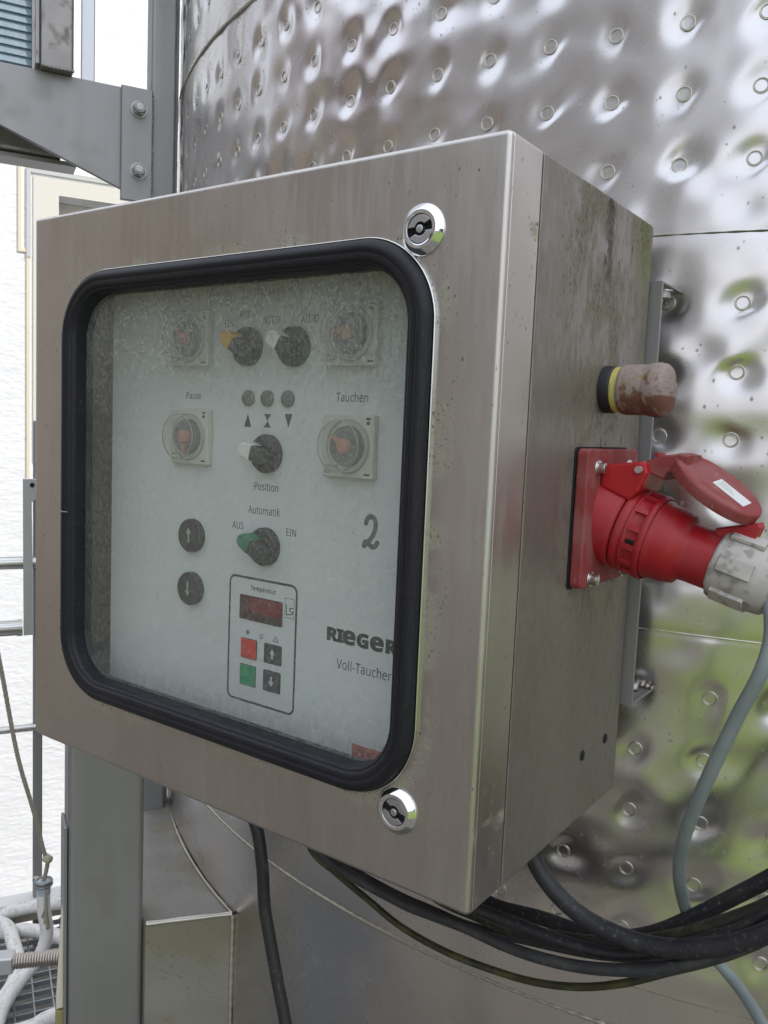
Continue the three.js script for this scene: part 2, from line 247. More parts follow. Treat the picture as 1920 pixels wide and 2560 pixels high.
{
  const T0 = -1.62, T1 = .62;
  wpart('cooling_jacket', grid(T0, T1, 740, -.22, 1.3, 420, tankR), tankSteel, tank);
  const low = (th, y) => TR - .003 + (noise(th * TR / .12 + 30, y / .16 + 30, 121) - .5) * .003 + (noise(th * TR / .04 + 30, y / .05 + 30, 122) - .5) * .0006;
  wpart('lower_shell', grid(T0, T1, 220, -1.0, -.221, 80, low), tankSteel, tank);
  const rest = [grid(T1, T0 + 2 * Math.PI, 64, -1.0, 3.6, 1, () => TR - .001), grid(T0, T1, 40, 1.301, 3.6, 1, () => TR)];
  wpart('shell', merge(rest), tankSteel, tank);
  wpart('lid', lathe([[0, .35], [.5, .27], [1.0, .08], [TR + .01, 0], [TR + .01, -.02]], 64).translate(TX, 3.6, TZ), tankSteel, tank);
  wpart('floor', lathe([[TR - .003, 0], [.9, -.12], [0, -.2]], 64).translate(TX, -1.0, TZ), tankSteel, tank);
  wpart('weld_seam', bead(arc(.868, T0, T1), .0028, .12, .02), beadSteel, tank);
  wpart('weld_seam', bead(arc(.504, T0, T1, 0, -.0002), .0007, .3, .02), mossBead, tank);
  wpart('weld_seam', bead(arc(.1386, T0, T1, 0, -.0002), .0007, .2, .02), beadSteel, tank);
  wpart('weld_seam', bead(arc(-.2205, T0, T1, 0, -.002), .0012, .15, .02), lowBead, tank);
  wpart('weld_seam', bead(arc(-.271, T0, T1, 0, -.0032), .002, .2, .012), lowBead, tank);
  // every resistance weld: a raised ring in its dimple
  const ringG = merge([new THREE.TorusGeometry(.0064, .0006, 6, 24), new THREE.TorusGeometry(.0053, .0004, 5, 20)]), stuff = [], q = V(0, 0, 0), pv = camera.clone(); pv.aspect = .75; pv.updateProjectionMatrix(); pv.updateMatrixWorld(true);
  for (const [th, y] of dimple) {
    if (th < T0 + .05 || th > T1 - .03) continue;
    const p = tp(th, y, tankR(th, y) + .0003); q.set(...p).project(pv);
    const n2 = Math.sin(th) * (camera.position.x - p[0]) + Math.cos(th) * (camera.position.z - p[2]);
    const sx = (q.x + 1) / 2, sy = (1 - q.y) / 2, seen = Math.abs(q.x) < 1.02 && Math.abs(q.y) < 1.02 && n2 > 0 && !(sx < .8 && sy > .22 && sy < .72) && !(sx < .6 && sy > .5);
    if (seen) { const m = part('weld_ring', ringG, beadSteel, tank, [p[0] - TX, p[1] - GY, p[2] - TZ]); m.rotation.y = th; }
    else stuff.push(ringG.clone().rotateY(th).translate(...p));
  }
  const st = wpart('weld_rings', merge(stuff), beadSteel, tank); st.userData.kind = 'stuff';
  // welded support box on the tank's foot
  const A = [-.652, -.266], B = [-.577, -.3595], ths = (x, z) => Math.atan2(x - TX, z - TZ), tb = ths(B[0], B[1]), te = -.98, prof = [];
  prof.push([A[0], A[1]]); prof.push(B); for (let i = 1; i <= 24; i++) { const t = tb + (te - tb) * i / 24; prof.push([TX + (TR - .002) * Math.sin(t), TZ + (TR - .002) * Math.cos(t)]); } prof.push([-1.1, -.55], [-.75, -.3]);
  const T_box = tex3(512, 512, (u, v) => { const k = fbm(u, v, 6, 6, 5, 131), m = sst(.46, .7, fbm(u, v, 4, 4, 5, 133)), sp = sst(.83, .93, noise(u * 120, v * 120, 137, 120, 120)) * .6 * fbm(u, v, 5, 5, 2, 139); return { c: lerp3(lerp3([.35, .335, .305].map((x) => x * (.85 + .3 * k)), [.21, .185, .11], m * .75), [.06, .05, .04], sp), r: .5 + .2 * k, m: .8 - .5 * m - .5 * sp }; }, 3, 3);
  const boxM = std({ map: T_box.map, roughnessMap: T_box.orm, metalnessMap: T_box.orm, roughness: 1, metalness: 1 });
  const bg = extr(poly(prof.map(([x, z]) => [x, -z])), .55, .002, 1).rotateX(-Math.PI / 2).translate(0, -.392 - .55, 0);
  wpart('support_box', boxUV(bg), boxM, tank);
  const y = -.3905;
  wpart('weld_bead', bead([[A[0] + .001, y, A[1]], [(A[0] + B[0]) / 2, y, (A[1] + B[1]) / 2], [B[0], y, B[1]]], .0036, .03, .011), beadSteel, tank);
  wpart('weld_bead', bead([[B[0] + .002, y, B[1]], [B[0] + .002, -.6, B[1]], [B[0] + .002, -.94, B[1]]], .003, .1, .017), beadSteel, tank);
  wpart('weld_bead', bead(Array.from({ length: 14 }, (_, i) => tp(tb + (te - tb) * i / 13, y, TR)), .0024, .2, .006), lowBead, tank);
}
{ // unseen tank out of view to the right, placed to shade the cabinet
  const t = thing('unseen_neighbour_tank', 'unseen smooth steel tank out of view to the right, placed to shade the cabinet', 'tank', [3.1, GY, -1.55]);
  part('shell', lathe([[0, .5], [1.15, .55], [1.15, 5.6], [.7, 5.9], [0, 6.0]], 64), tankSteel, t);
  for (const [x, z] of [[.9, .5], [-.9, .5], [0, -1]]) part('leg', box(.1, .6, .1, x, .3, z, .006), dullSteel, t);
}

// ================================================================ CATWALK STEELWORK (upper left and lower left)
{
  const p = thing('steel_post', 'tall grey steel post at the tank edge with a bolted connection plate', 'post', G(0, GY, 0));
  wpart('upright', boxUV(onGrid(box(.041, 4.2, .05, 0, 0, 0, .005), .0025, GY + 2.1, -.022)), dullSteel, p);
  wpart('back_flange', boxUV(onGrid(box(.008, 4.2, .02, 0, 0, 0, .001), .0275, GY + 2.1, -.03)), dullSteel, p);
  wpart('connection_plate', boxUV(gridSlab(poly([[-.068, .675], [-.0185, .675], [-.0185, .856], [-.068, .856]]), .009, .0085)), dullSteel, p);
  wpart('weld_bead', bead([G(-.0185, .68, .014), G(-.0185, .77, .014), G(-.0185, .853, .014)], .0024, .3, .006), dullSteel, p);
  for (const y of [.8215, .7235]) {
    const n = wpart('nut', onGrid(merge([hex(.0112, .010, 'z').rotateZ(.3), cyl(.0098, .0088, .0035, 28, 'z').translate(0, 0, .0065)]), -.0405, y, .0245), nutM, p);
    wpart('washer', onGrid(cyl(.0135, .0135, .002, 28, 'z'), -.0405, y, .0185), nutM, n);
    wpart('bolt_end', onGrid(latheZ([[0, .0022], [.0058, .0022], [.0064, .0016], [.0064, -.001]], 24), -.0405, y, .0325), nutM, n);
    wpart('bevel_ring', onGrid(new THREE.TorusGeometry(.0081, .0008, 8, 28), -.0405, y, .0327), nutM, n);
  }
}
{
  const p = thing('catwalk_bracket', 'tapered grey steel gusset plate bolted to the tall post', 'bracket', G(-.2, .7, 0));
  wpart('gusset_plate', boxUV(gridSlab(poly([[-.5, .855], [-.5, .852], [-.248, .761], [-.06, .691], [-.06, .855]]), .008, 0)), dullSteel, p);
  const rust = tex3(256, 256, (u, v) => { const k = fbm(u, v, 5, 5, 5, 151), e = sst(.52, .8, .5 * k + .5 * fbm(u, v, 24, 18, 4, 153)); return { c: lerp3([.32, .30, .29].map((q) => q * (.8 + .4 * k)), [.1, .07, .05], e * .55), r: .5 + .25 * e, m: .85 - .4 * e }; }, 4, 4);
  const rustM = std({ map: rust.map, roughnessMap: rust.orm, metalnessMap: rust.orm, roughness: 1, metalness: 1 });
  wpart('upright', boxUV(onGrid(box(.05, .7, .045, 0, 0, 0, .005), -.167, .855 + .35, .002)), rustM, p, 'brown stained upright welded on the gusset');
  wpart('weld_bead', bead([G(-.19, .857, .025), G(-.165, .856, .026), G(-.142, .857, .025)], .0025, .3, .006), rustM, p);
  wpart('edge_strip', boxUV(onGrid(box(.007, .7, .06, 0, 0, 0, .002), -.1955, .855 + .352, -.004)), rustM, p);
  wpart('rail_post', boxUV(onGrid(box(.0225, .9, .008, 0, 0, 0, .002), -.108, .87 + .45, -.1)), zinc, p);
  const ch = poly([[0, 0], [.05, 0], [.05, .004], [.004, .004], [.004, .063], [.05, .063], [.05, .067], [0, .067]]);
  const g = extr(ch, .55).rotateY(-Math.PI / 2).translate(.55 / 2, 0, 0);
  wpart('crossbeam', boxUV(onGrid(g, -.155 - .275, .742, -.09)), rustM, p);
  wpart('crossbeam_flange', boxUV(onGrid(box(.5, .007, .05), -.13 - .25, .7365, -.08)), dullSteel, p);
}
{
  const p = thing('steel_column', 'wide grey steel leg under the left side of the cabinet', 'leg', G(-.12, GY, .3526));
  const s = rrect(-.175, -.06, -.0745, 0, .009);
  wpart('leg_column', boxUV(onGrid(extr(s, 2.1, 0).rotateX(Math.PI / 2), 0, -.05, .3526)), dullSteel, p);
  wpart('clamp_plate', boxUV(onGrid(box(.004, 1.4, .05, 0, 0, 0, .001), -.1775, -.234 - .7, .325)), dullSteel, p);
  const pl = thing('cream_board', 'narrow cream board leaning behind the left steel leg', 'board', G(-.18, -.5, .3));
  const bd = std({ color: lin(.68, .63, .5), roughness: .8 });
  wpart('board', gridSlab(poly([[-.176, -.29], [-.168, -.29], [-.168, -.5], [-.187, -.5]]), .02, .318), bd, pl);
  wpart('end_cap', gridSlab(poly([[-.1875, -.53], [-.167, -.53], [-.167, -.503], [-.1875, -.503]]), .022, .317), std({ color: lin(.3, .25, .1), roughness: .8 }), pl);
}
// catwalk railing, kick plate and grating: plane through Q
const QX = -1.698, QZ = -.6497, RG = (u, y, o = 0) => [QX + NZ * u + NX * o, y, QZ - NX * u + NZ * o];
const onRail = (g, u, y, o) => { g.rotateY(Math.atan2(NX, NZ)); const p = RG(u, y, o); g.translate(...p); return g; };
{
  const p = thing('railing', 'stainless catwalk railing of pipes and posts at the left edge', 'railing', RG(.09, -1, 0));
  const pipe = std({ color: lin(.6, .59, .57), metalness: 1, roughness: .24 });
  wpart('rail', tube([RG(-1.8, -.053), RG(0, -.053), RG(.3, -.053)], .016, 8, 20), pipe, p);
  wpart('rail', tube([RG(-1.8, -.217), RG(-.5, -.217), RG(.045, -.217)], .0195, 8, 24), pipe, p);
  wpart('pipe_collar', onRail(cyl(.0213, .0213, .012, 28, 'x'), .047, -.217, 0), pipe, p);
  wpart('rail', tube([RG(-1.8, -.478), RG(0, -.478), RG(.3, -.478)], .0095, 8, 14), pipe, p);
  wpart('post', boxUV(onRail(box(.022, 1.4, .03, 0, 0, 0, .003), .09, -.4, -.025)), dullSteel, p);
  const br = wpart('hanger_bracket', onRail(extr(poly([[.055, -.232], [.078, -.232], [.0735, .1], [.09, .112], [.12, .112], [.12, .158], [.0535, .158]]), .012, .001, 1), 0, 0, .012), std({ color: lin(.52, .53, .55), metalness: .7, roughness: .4 }), p);
  wpart('bolt_head', onRail(cyl(.0055, .0055, .005, 20, 'z'), .074, .143, .026), hole, br);
  const k = thing('kick_plate', 'beige metal kick plate along the catwalk edge', 'kick plate', RG(0, -1, 0));
  const beige = std({ color: lin(.5, .43, .36), metalness: .15, roughness: .6 });
  wpart('plate', boxUV(onRail(box(2.4, .05, .012, 0, 0, 0, .003), -.95, -.972, 0)), beige, k);
  wpart('edge_lip', boxUV(onRail(box(2.4, .008, .05, 0, 0, 0, .002), -.95, -.948, -.022)), std({ color: lin(.75, .74, .72), roughness: .6 }), k);
  wpart('angle_clip', boxUV(onRail(box(.035, .075, .012, 0, 0, 0, .002), .165, -.985, .014)), dullSteel, k);
  // grating: every bar its own part
  const gr = thing('floor_grating', 'galvanised steel floor grating under the white hoses', 'grating', RG(0, -1.02, .5));
  const galv = std({ color: lin(.4, .43, .45), metalness: .75, roughness: .5 }), A = box(.0035, .025, 1.15), Bb = box(1.6, .012, .0035);
  const la = A.clone(), lb = Bb.clone(); la.rotateY(Math.atan2(NX, NZ)); lb.rotateY(Math.atan2(NX, NZ));
  for (let i = 0; i < 40; i++) { const q = RG(-.95 + i * .0405, -1.0125, .585); part('bearing_bar', la, galv, gr, [q[0] - gr.position.x, q[1] - gr.position.y, q[2] - gr.position.z]); }
  for (let j = 0; j < 33; j++) { const q = RG(-.16, -1.005, .02 + j * .0345); part('cross_bar', lb, galv, gr, [q[0] - gr.position.x, q[1] - gr.position.y, q[2] - gr.position.z]); }
}
{
  const hoseM = std({ map: tex(256, 256, (u, v) => { const k = fbm(u, v, 5, 7, 5, 161), d = sst(.6, .8, fbm(u, v, 9, 9, 4, 163)); return lerp3([.8, .78, .75].map((x) => x * (.9 + .15 * k)), [.42, .34, .26], d * .45); }, true, 8, 1), roughness: .5 });
  const t = thing('coiled_hose', 'white hose lying in loops on the grating', 'hose', [-1.5, -.98, -.6]);
  const H = (n, l, r = .0165) => wpart(n, tube(l, r, l.length * 12, 16), hoseM, t);
  H('hose_loop', [[-1.76, -.975, -.44], [-1.683, -.96, -.628], [-1.669, -.955, -.674], [-1.636, -.95, -.719], [-1.596, -.95, -.769], [-1.53, -.96, -.85]]);
  H('hose_loop', [[-1.70, -.975, -.56], [-1.622, -.97, -.627], [-1.594, -.97, -.656], [-1.548, -.97, -.683], [-1.494, -.975, -.701], [-1.42, -.98, -.7]]);
  H('hose_loop', [[-1.72, -.975, -.64], [-1.665, -.96, -.625], [-1.613, -.955, -.622], [-1.557, -.96, -.602], [-1.481, -.965, -.57], [-1.446, -.97, -.542], [-1.42, -.975, -.509], [-1.4, -.975, -.474], [-1.36, -.98, -.42], [-1.25, -.98, -.3]]);
  H('hose_loop', [[-1.34, -.98, -.38], [-1.273, -.97, -.48], [-1.267, -.965, -.504], [-1.24, -.96, -.56]]);
  const e = thing('hanging_hose', 'white hose hung by its clamped end from a twisted cord', 'hose', [-1.398, -.745, -.583]);
  wpart('hose', tube([[-1.4, -.748, -.583], [-1.398, -.8, -.582], [-1.392, -.862, -.586], [-1.398, -.915, -.57], [-1.40, -.945, -.53], [-1.37, -.963, -.47], [-1.32, -.975, -.42], [-1.27, -.98, -.37], [-1.2, -.98, -.3]], .0145, 90, 16), hoseM, e);
  wpart('fitting', cyl(.0152, .0152, .03, 28).translate(-1.4, -.752, -.583), std({ color: lin(.42, .5, .55), roughness: .35 }), e);
  const cl = wpart('hose_clamp', new THREE.TorusGeometry(.017, .0032, 8, 32).rotateX(Math.PI / 2).translate(-1.4, -.737, -.583), dullSteel, e);
  wpart('clamp_band', new THREE.TorusGeometry(.018, .0028, 8, 32).rotateX(Math.PI / 2).translate(-1.4, -.745, -.583), dullSteel, e);
  wpart('clamp_screw', box(.012, .01, .01, -1.421, -.738, -.577, .002), bolt, cl);
  // twisted cord
  const rope = thing('twisted_cord', 'thin grey-beige twisted cord running diagonally down to the hanging hose', 'cord', [-1.4, -.7, -.58]);
  const rm = std({ color: lin(.34, .31, .24), roughness: .9 });
  const path = new THREE.CatmullRomCurve3([[-1.46, .0, -.47], [-1.44, -.23, -.505], [-1.423, -.443, -.536], [-1.407, -.576, -.565], [-1.397, -.673, -.584], [-1.394, -.685, -.589], [-1.396, -.712, -.587], [-1.402, -.742, -.583]].map((a) => V(...a)), false, 'centripetal');
  const str = []; for (let k = 0; k < 3; k++) { const l = []; for (let i = 0; i <= 420; i++) { const q = path.getPointAt(i / 420), a = i * .62 + k * 2.094; l.push(V(q.x + .0026 * Math.cos(a), q.y, q.z + .0026 * Math.sin(a))); } str.push(new THREE.TubeGeometry(new THREE.CatmullRomCurve3(l), 840, .0026, 5, false)); }
  wpart('cord', merge(str), rm, rope);
  const kn = []; for (let k = 0; k < 4; k++) kn.push(new THREE.TorusGeometry(.0075, .0045, 8, 18).rotateX(k * .8).rotateY(k * 1.1).translate(-1.394, -.685, -.589));
  wpart('knot', merge(kn), std({ color: lin(.42, .39, .27), roughness: .9 }), rope);
  const fr = []; for (let k = 0; k < 7; k++) fr.push(tube([[-1.388, -.755, -.58], [-1.384 + .008 * (rnd() - .5), -.79, -.578], [-1.383 + .016 * (rnd() - .5), -.815 - .03 * rnd(), -.575 + .014 * (rnd() - .5)]], .003, 8, 5));
  wpart('frayed_end', merge(fr), rm, rope);
  // threaded rod
  const rd = thing('threaded_rod', 'thick threaded steel rod with a pale square nut above the grating', 'rod', [-1.15, -.75, -.45]);
  const a = V(-1.221, -.75, -.376), b = V(-1.07, -.75, -.547), L = b.clone().sub(a).length(), pf = []; for (let i = 0; i < 46; i++) { const y = L * i / 46; pf.push([.0127, y], [.0152, y + L / 92], [.0127, y + L / 46]); }
  const rg = lathe(pf, 32); rg.applyQuaternion(new THREE.Quaternion().setFromUnitVectors(V(0, 1, 0), b.clone().sub(a).normalize())); rg.translate(a.x, a.y, a.z);
  wpart('thread', rg, std({ color: lin(.5, .44, .4), metalness: .9, roughness: .36 }), rd);
  const nb = box(.09, .034, .034, 0, 0, 0, .004); nb.rotateY(Math.atan2(.171, .151)); nb.translate(a.x - .012, a.y, a.z + .014);
  wpart('square_nut', nb, std({ color: lin(.6, .6, .6), metalness: .5, roughness: .4 }), rd);
}

// ================================================================ CONTROL CABINET
const W = .499, H = .5, D = .2655, D1 = .0445;
const cab = thing('control_cabinet', 'brushed stainless control cabinet with a rubber-framed window in its door', 'control cabinet', [-.25, 0, -.13]);
const gd = (x, y) => { // signed distance to the gasket's outer outline
  const cx = -.2446, cy = .2515, hx = .2024 - .06, hy = .1935 - .06, qx = Math.abs(x - cx) - hx, qy = Math.abs(y - cy) - hy; return Math.hypot(Math.max(qx, 0), Math.max(qy, 0)) + Math.min(Math.max(qx, qy), 0) - .06; };
const doorSp = specks(1024, 2600, (u, v) => .1 + .9 * sst(.45, .65, fbm(u, v, 26, 20, 4, 209)), .4, 1.25, 3.2, 11), doorSp2 = specks(1024, 40000, (u, v) => { const g = gd((u - 1) * .5, v * .5); return sst(.016, .002, g) * sst(-.006, 0, g) * sst(.4, .62, fbm(u, v, 26, 20, 4, 209)) + sst(.03, .004, Math.hypot((u - 1) * .5 + .066, v * .5 - .428)); }, .4, 1.5, 1.5, 12);
const T_door = tex3(1024, 1024, (u, v) => {
  const x = (u - 1) * .5, y = v * .5, k = fbm(u, v, 5, 4, 5, 201), st = streak(u, v, 203), fine = noise(u * 420, v * 30, 205, 420, 30), g = gd(x, y), gr = noise(u * 330, v * 330, 207, 330, 330), cl = fbm(u, v, 26, 20, 4, 209);
  let sp = doorSp(u, v);
  const moss = sst(.012, .0, g) * sst(-.004, .001, g) * sst(.42, .66, cl) * (.35 + .65 * sst(.5, .8, gr)), cor = sst(.028, 0, Math.hypot(x + .066, y - .428)) * sst(.45, .75, gr);
  sp = Math.max(sp, doorSp2(u, v), cor * .5);
  const f = sst(.5, .75, fbm(u, v, 7, 3, 5, 213)) * .22, m = .93 + .14 * (k - .5) + .05 * (st - .5) + .04 * (fine - .5);
  return { c: lerp3(lerp3(lerp3(steelC.map((q) => q * m), [.33, .29, .22], f), [.3, .29, .13], moss * .8), [.05, .04, .025], sp), r: .37 + .2 * (k - .5) + .05 * (st - .5) + .06 * (fine - .5) + .25 * f + .4 * sp + .2 * moss, m: 1 - .9 * sp - .7 * moss - .3 * f };
}, 2, 2);
const doorM = std({ map: T_door.map, roughnessMap: T_door.orm, metalnessMap: T_door.orm, roughness: 1, metalness: 1 });
const sideSp = specks(1024, 30000, (u, v) => sst(.1, .36, u) * (.3 + .7 * sst(.25, .5, v)) * (.08 + .92 * sst(.44, .6, .5 * fbm(u, v, 9, 13, 5, 222) + .5 * fbm(u, v, 5, 3, 5, 225))), .5, 3.4, 1.2, 21), sidePale = specks(1024, 14000, (u, v) => sst(.1, .36, u) * sst(.42, .58, fbm(u, v, 9, 13, 5, 222)), .5, 3.2, 1.2, 22), sideBut = specks(1024, 12000, (u, v) => sst(.085, .03, Math.hypot((u - .6) * .44, v - .665)) * sst(.70, .66, v) + .8 * sst(.03, .008, Math.abs(u - .63 + .04 * (v - .6))) * sst(.67, .64, v) * sst(.6, .63, v), .6, 3.6, 1, 23);
const T_side = tex3(1024, 1024, (u, v) => { // u from the door seam to the back, v upwards
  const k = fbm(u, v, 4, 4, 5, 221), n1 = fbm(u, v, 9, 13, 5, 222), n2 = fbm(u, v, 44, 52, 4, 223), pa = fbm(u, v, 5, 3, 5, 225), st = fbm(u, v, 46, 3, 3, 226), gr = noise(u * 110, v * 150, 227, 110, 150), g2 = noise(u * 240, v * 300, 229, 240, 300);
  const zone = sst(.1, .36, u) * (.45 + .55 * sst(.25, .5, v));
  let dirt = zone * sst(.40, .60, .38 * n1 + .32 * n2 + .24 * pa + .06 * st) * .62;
  const drip = sst(.06, .02, Math.abs(u - .55 - .03 * (n1 - .5))) * sst(.80, .9, v) * sst(.35, .55, n2);
  const moss = Math.max(sst(.74, .95, u + .35 * (v - .9)) * sst(.82, .95, v) * sst(.35, .6, pa + .2), .5 * sst(.7, 1, u) * sst(.45, .7, n1) * sst(.4, .6, v));
  const sp = Math.max(drip * (.35 + .6 * gr), sideSp(u, v) * .8, sideBut(u, v));
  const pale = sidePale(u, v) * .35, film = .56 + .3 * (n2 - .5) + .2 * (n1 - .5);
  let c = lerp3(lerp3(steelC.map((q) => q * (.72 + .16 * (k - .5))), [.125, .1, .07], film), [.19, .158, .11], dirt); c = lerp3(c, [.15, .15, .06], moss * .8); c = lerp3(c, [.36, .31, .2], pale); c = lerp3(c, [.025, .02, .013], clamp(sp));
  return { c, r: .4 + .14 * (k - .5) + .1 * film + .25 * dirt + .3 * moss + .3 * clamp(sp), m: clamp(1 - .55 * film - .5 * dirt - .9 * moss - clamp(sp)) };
}, 1 / .2195, 2);
const sideM = std({ map: T_side.map, roughnessMap: T_side.orm, metalnessMap: T_side.orm, roughness: 1, metalness: 1 });
{
  // case: ring of sheet steel with rounded edges, back wall, inner lip
  const outer = rrect(-W, 0, 0, H, .003), inn = rrect(-W + .0025, .0025, -.0025, H - .0025, .002, THREE.Path); outer.holes.push(inn);
  const cg = extr(outer, D - D1 - .0018, .0021, 4).translate(0, 0, -D);
  wpart('case', uvBy(cg, (x, y, z, a, b, c) => a >= b && a >= c ? [-z - .046, y] : b >= c ? [-z - .046, .3 + x * .3] : [x, y]), sideM, cab);
  wpart('back_wall', box(W - .006, H - .006, .002, -W / 2, H / 2, -D + .002), dullSteel, cab);
  const lipS = rrect(-W + .0026, .0026, -.0026, H - .0026, .002), lh = rrect(-W + .013, .013, -.013, H - .013, .002, THREE.Path); lipS.holes.push(lh);
  wpart('case_lip', extr(lipS, .004).translate(0, 0, -.057), std({ color: lin(.5, .49, .45), roughness: .6 }), cab);
  // door
  const ds = rrect(-W, 0, 0, H, .004), dh = rrect(-.4375, .068, -.0515, .4355, .05, THREE.Path); ds.holes.push(dh);
  const face = extr(ds, .0075, .0036, 6, 24).translate(0, 0, -.0075);
  const rim = rrect(-W, 0, 0, H, .0035), rh = rrect(-W + .0025, .0025, -.0025, H - .0025, .002, THREE.Path); rim.holes.push(rh);
  const skirt = extr(rim, D1 - .0045, .0008, 1).translate(0, 0, -D1);
  const door = wpart('door', uvBy(merge([face, skirt]), (x, y, z, a, b, c) => a >= b && a >= c ? [z * .7 - .2, y] : b >= c ? [x, z + .48] : [x, y]), doorM, cab);
  // bright edge of the cut-out beside the gasket
  const sweep = (x0, y0, x1, y1, r, prof, n = 18) => { // closed rounded rectangle; prof = [inset, z]
    const pts = []; const cs = [[x1 - r, y0 + r, -Math.PI / 2], [x1 - r, y1 - r, 0], [x0 + r, y1 - r, Math.PI / 2], [x0 + r, y0 + r, Math.PI]];
    const seg = (a, b, m) => { for (let i = 1; i < m; i++) pts.push([a[0] + (b[0] - a[0]) * i / m, a[1] + (b[1] - a[1]) * i / m, a[2], a[3]]); };
    cs.forEach(([cx, cy, a0], q) => { const l = []; for (let i = 0; i <= n; i++) { const a = a0 + Math.PI / 2 * i / n; l.push([cx + r * Math.cos(a), cy + r * Math.sin(a), Math.cos(a), Math.sin(a)]); } if (pts.length) seg(pts[pts.length - 1], l[0], 12); pts.push(...l); }); seg(pts[pts.length - 1], pts[0], 12);
    const P = [], U = [], I = [], m = prof.length, N = pts.length; pts.forEach((p, i) => prof.forEach(([w, z], j) => { P.push(p[0] - p[2] * w, p[1] - p[3] * w, z); U.push(i * .02, j * .05); }));
    for (let i = 0; i < N; i++) for (let j = 0; j < m - 1; j++) { const a = i * m + j, b = ((i + 1) % N) * m + j; I.push(a, b, b + 1, a, b + 1, a + 1); }
    const g = new THREE.BufferGeometry(); g.setAttribute('position', new THREE.Float32BufferAttribute(P, 3)); g.setAttribute('uv', new THREE.Float32BufferAttribute(U, 2)); g.setIndex(I); g.computeVertexNormals(); return g; };
  wpart('cutout_edge', sweep(-.4462, .0580, -.0460, .4452, .0592, [[-.0002, -.001], [-.0002, .0022], [.0004, .0029], [.0012, .0027], [.0014, -.001]]), std({ color: lin(.7, .69, .67), metalness: 1, roughness: .25 }), door);
  const gp = [[.0022, -.002], [.0024, .0040], [.0035, .0074], [.0058, .0096], [.0086, .0104], [.0105, .0101], [.0114, .0090], [.0121, .0096], [.0148, .0095], [.0166, .0085], [.0172, .0070], [.0180, .0074], [.0198, .0060], [.0208, .0030], [.0208, -.012]];
  wpart('window_gasket', sweep(-.447, .0572, -.0452, .446, .06, gp), rubber, door, 'black ribbed rubber gasket round the window');
  wpart('gasket_joint', tube([[-.4472, .2297, .0005], [-.4435, .2295, .008], [-.438, .2292, .0108], [-.433, .2292, .0100], [-.428, .2293, .003]], .00045, 20, 6), std({ color: lin(.3, .3, .33), roughness: .5 }), door);
  const pane = new THREE.ShapeGeometry(rrect(-.4285, .0765, -.0607, .4265, .043), 20).translate(0, 0, -.004);
  wpart('window_pane', pane, new THREE.MeshPhysicalMaterial({ color: lin(.95, .97, .96), transmission: 1, thickness: 0, roughness: .04, ior: 1.5, side: THREE.DoubleSide }), door);
  // dirt stuck on the pane: grains, drip streaks and a thin film
  const dustA = specks(1024, 60000, (u, v) => .02 + .2 * sst(.68, 1, v + .2 * (fbm(u, v, 6, 6, 4, 241) - .5) + .1 * (.5 - u)) + .16 * sst(.16, .02, u), .4, 1.25, 1.5, 31);
  const N = 1024, dc = new Uint8Array(N * N * 4), da = new Uint8Array(N * N * 4);
  for (let j = 0; j < N; j++) for (let i = 0; i < N; i++) { const u = (i + .5) / N, v = (j + .5) / N, o = (j * N + i) * 4;
    const film = fbm(u, v, 6, 6, 4, 241), g1 = noise(u * 300, v * 210, 243, 300, 210), g2 = noise(u * 480, v * 400, 245, 480, 400), cl = fbm(u, v, 8, 8, 4, 247), run = fbm(u, v, 60, 5, 3, 249);
    const top = sst(.62, 1.0, v + .25 * (film - .5) + .1 * (.5 - u)), left = sst(.2, .02, u + .1 * (cl - .5));
    const bot = sst(.075 - .01 * u, .05, v) * (.5 + .5 * sst(.3, .6, run));
    const grain = dustA(u, v);
    const a = clamp(.21 + .12 * (film - .3) + .17 * top * (.5 + run) + .17 * grain * (.5 + cl) + .14 * bot); const w = 70 + 120 * g2;
    const br = .75 + .5 * (g1 - .3), br2 = .8 + .2 * g2 + .1 * grain; const gv = grain > .25 ? 148 : 196; dc[o] = gv * br * br2; dc[o + 1] = gv * 1.01 * br * br2; dc[o + 2] = gv * .97 * br * br2; dc[o + 3] = 255; da[o] = da[o + 1] = da[o + 2] = 255 * a; da[o + 3] = 255; }
  const mkT = (d, s) => { const t = new THREE.DataTexture(d, N, N, THREE.RGBAFormat); t.magFilter = THREE.LinearFilter; t.minFilter = THREE.LinearMipmapLinearFilter; if (s) t.colorSpace = THREE.SRGBColorSpace; t.needsUpdate = true; return t; };
  const film = new THREE.ShapeGeometry(rrect(-.4284, .0766, -.0608, .4264, .043), 20).translate(0, 0, -.0062);
  wpart('dirt_film', uvBy(film, (x, y) => [(x + .43) / .372, (y - .075) / .354]), std({ map: mkT(dc, true), alphaMap: mkT(da, false), transparent: true, roughness: .95 }), door, 'dust grains and drip streaks stuck on the pane');

  { const l = []; for (let i = 0; i <= 60; i++) { const x = -.405 + .31 * i / 60; l.push([x, .0767 + .0006 * (noise(i * .7, 2, 5) - .5), -.0028]); } wpart('moss_line', bead(l, .0009, .4, .006, 7), std({ color: lin(.2, .19, .055), roughness: .95 }), door, 'yellow-green moss along the bottom edge of the pane'); }
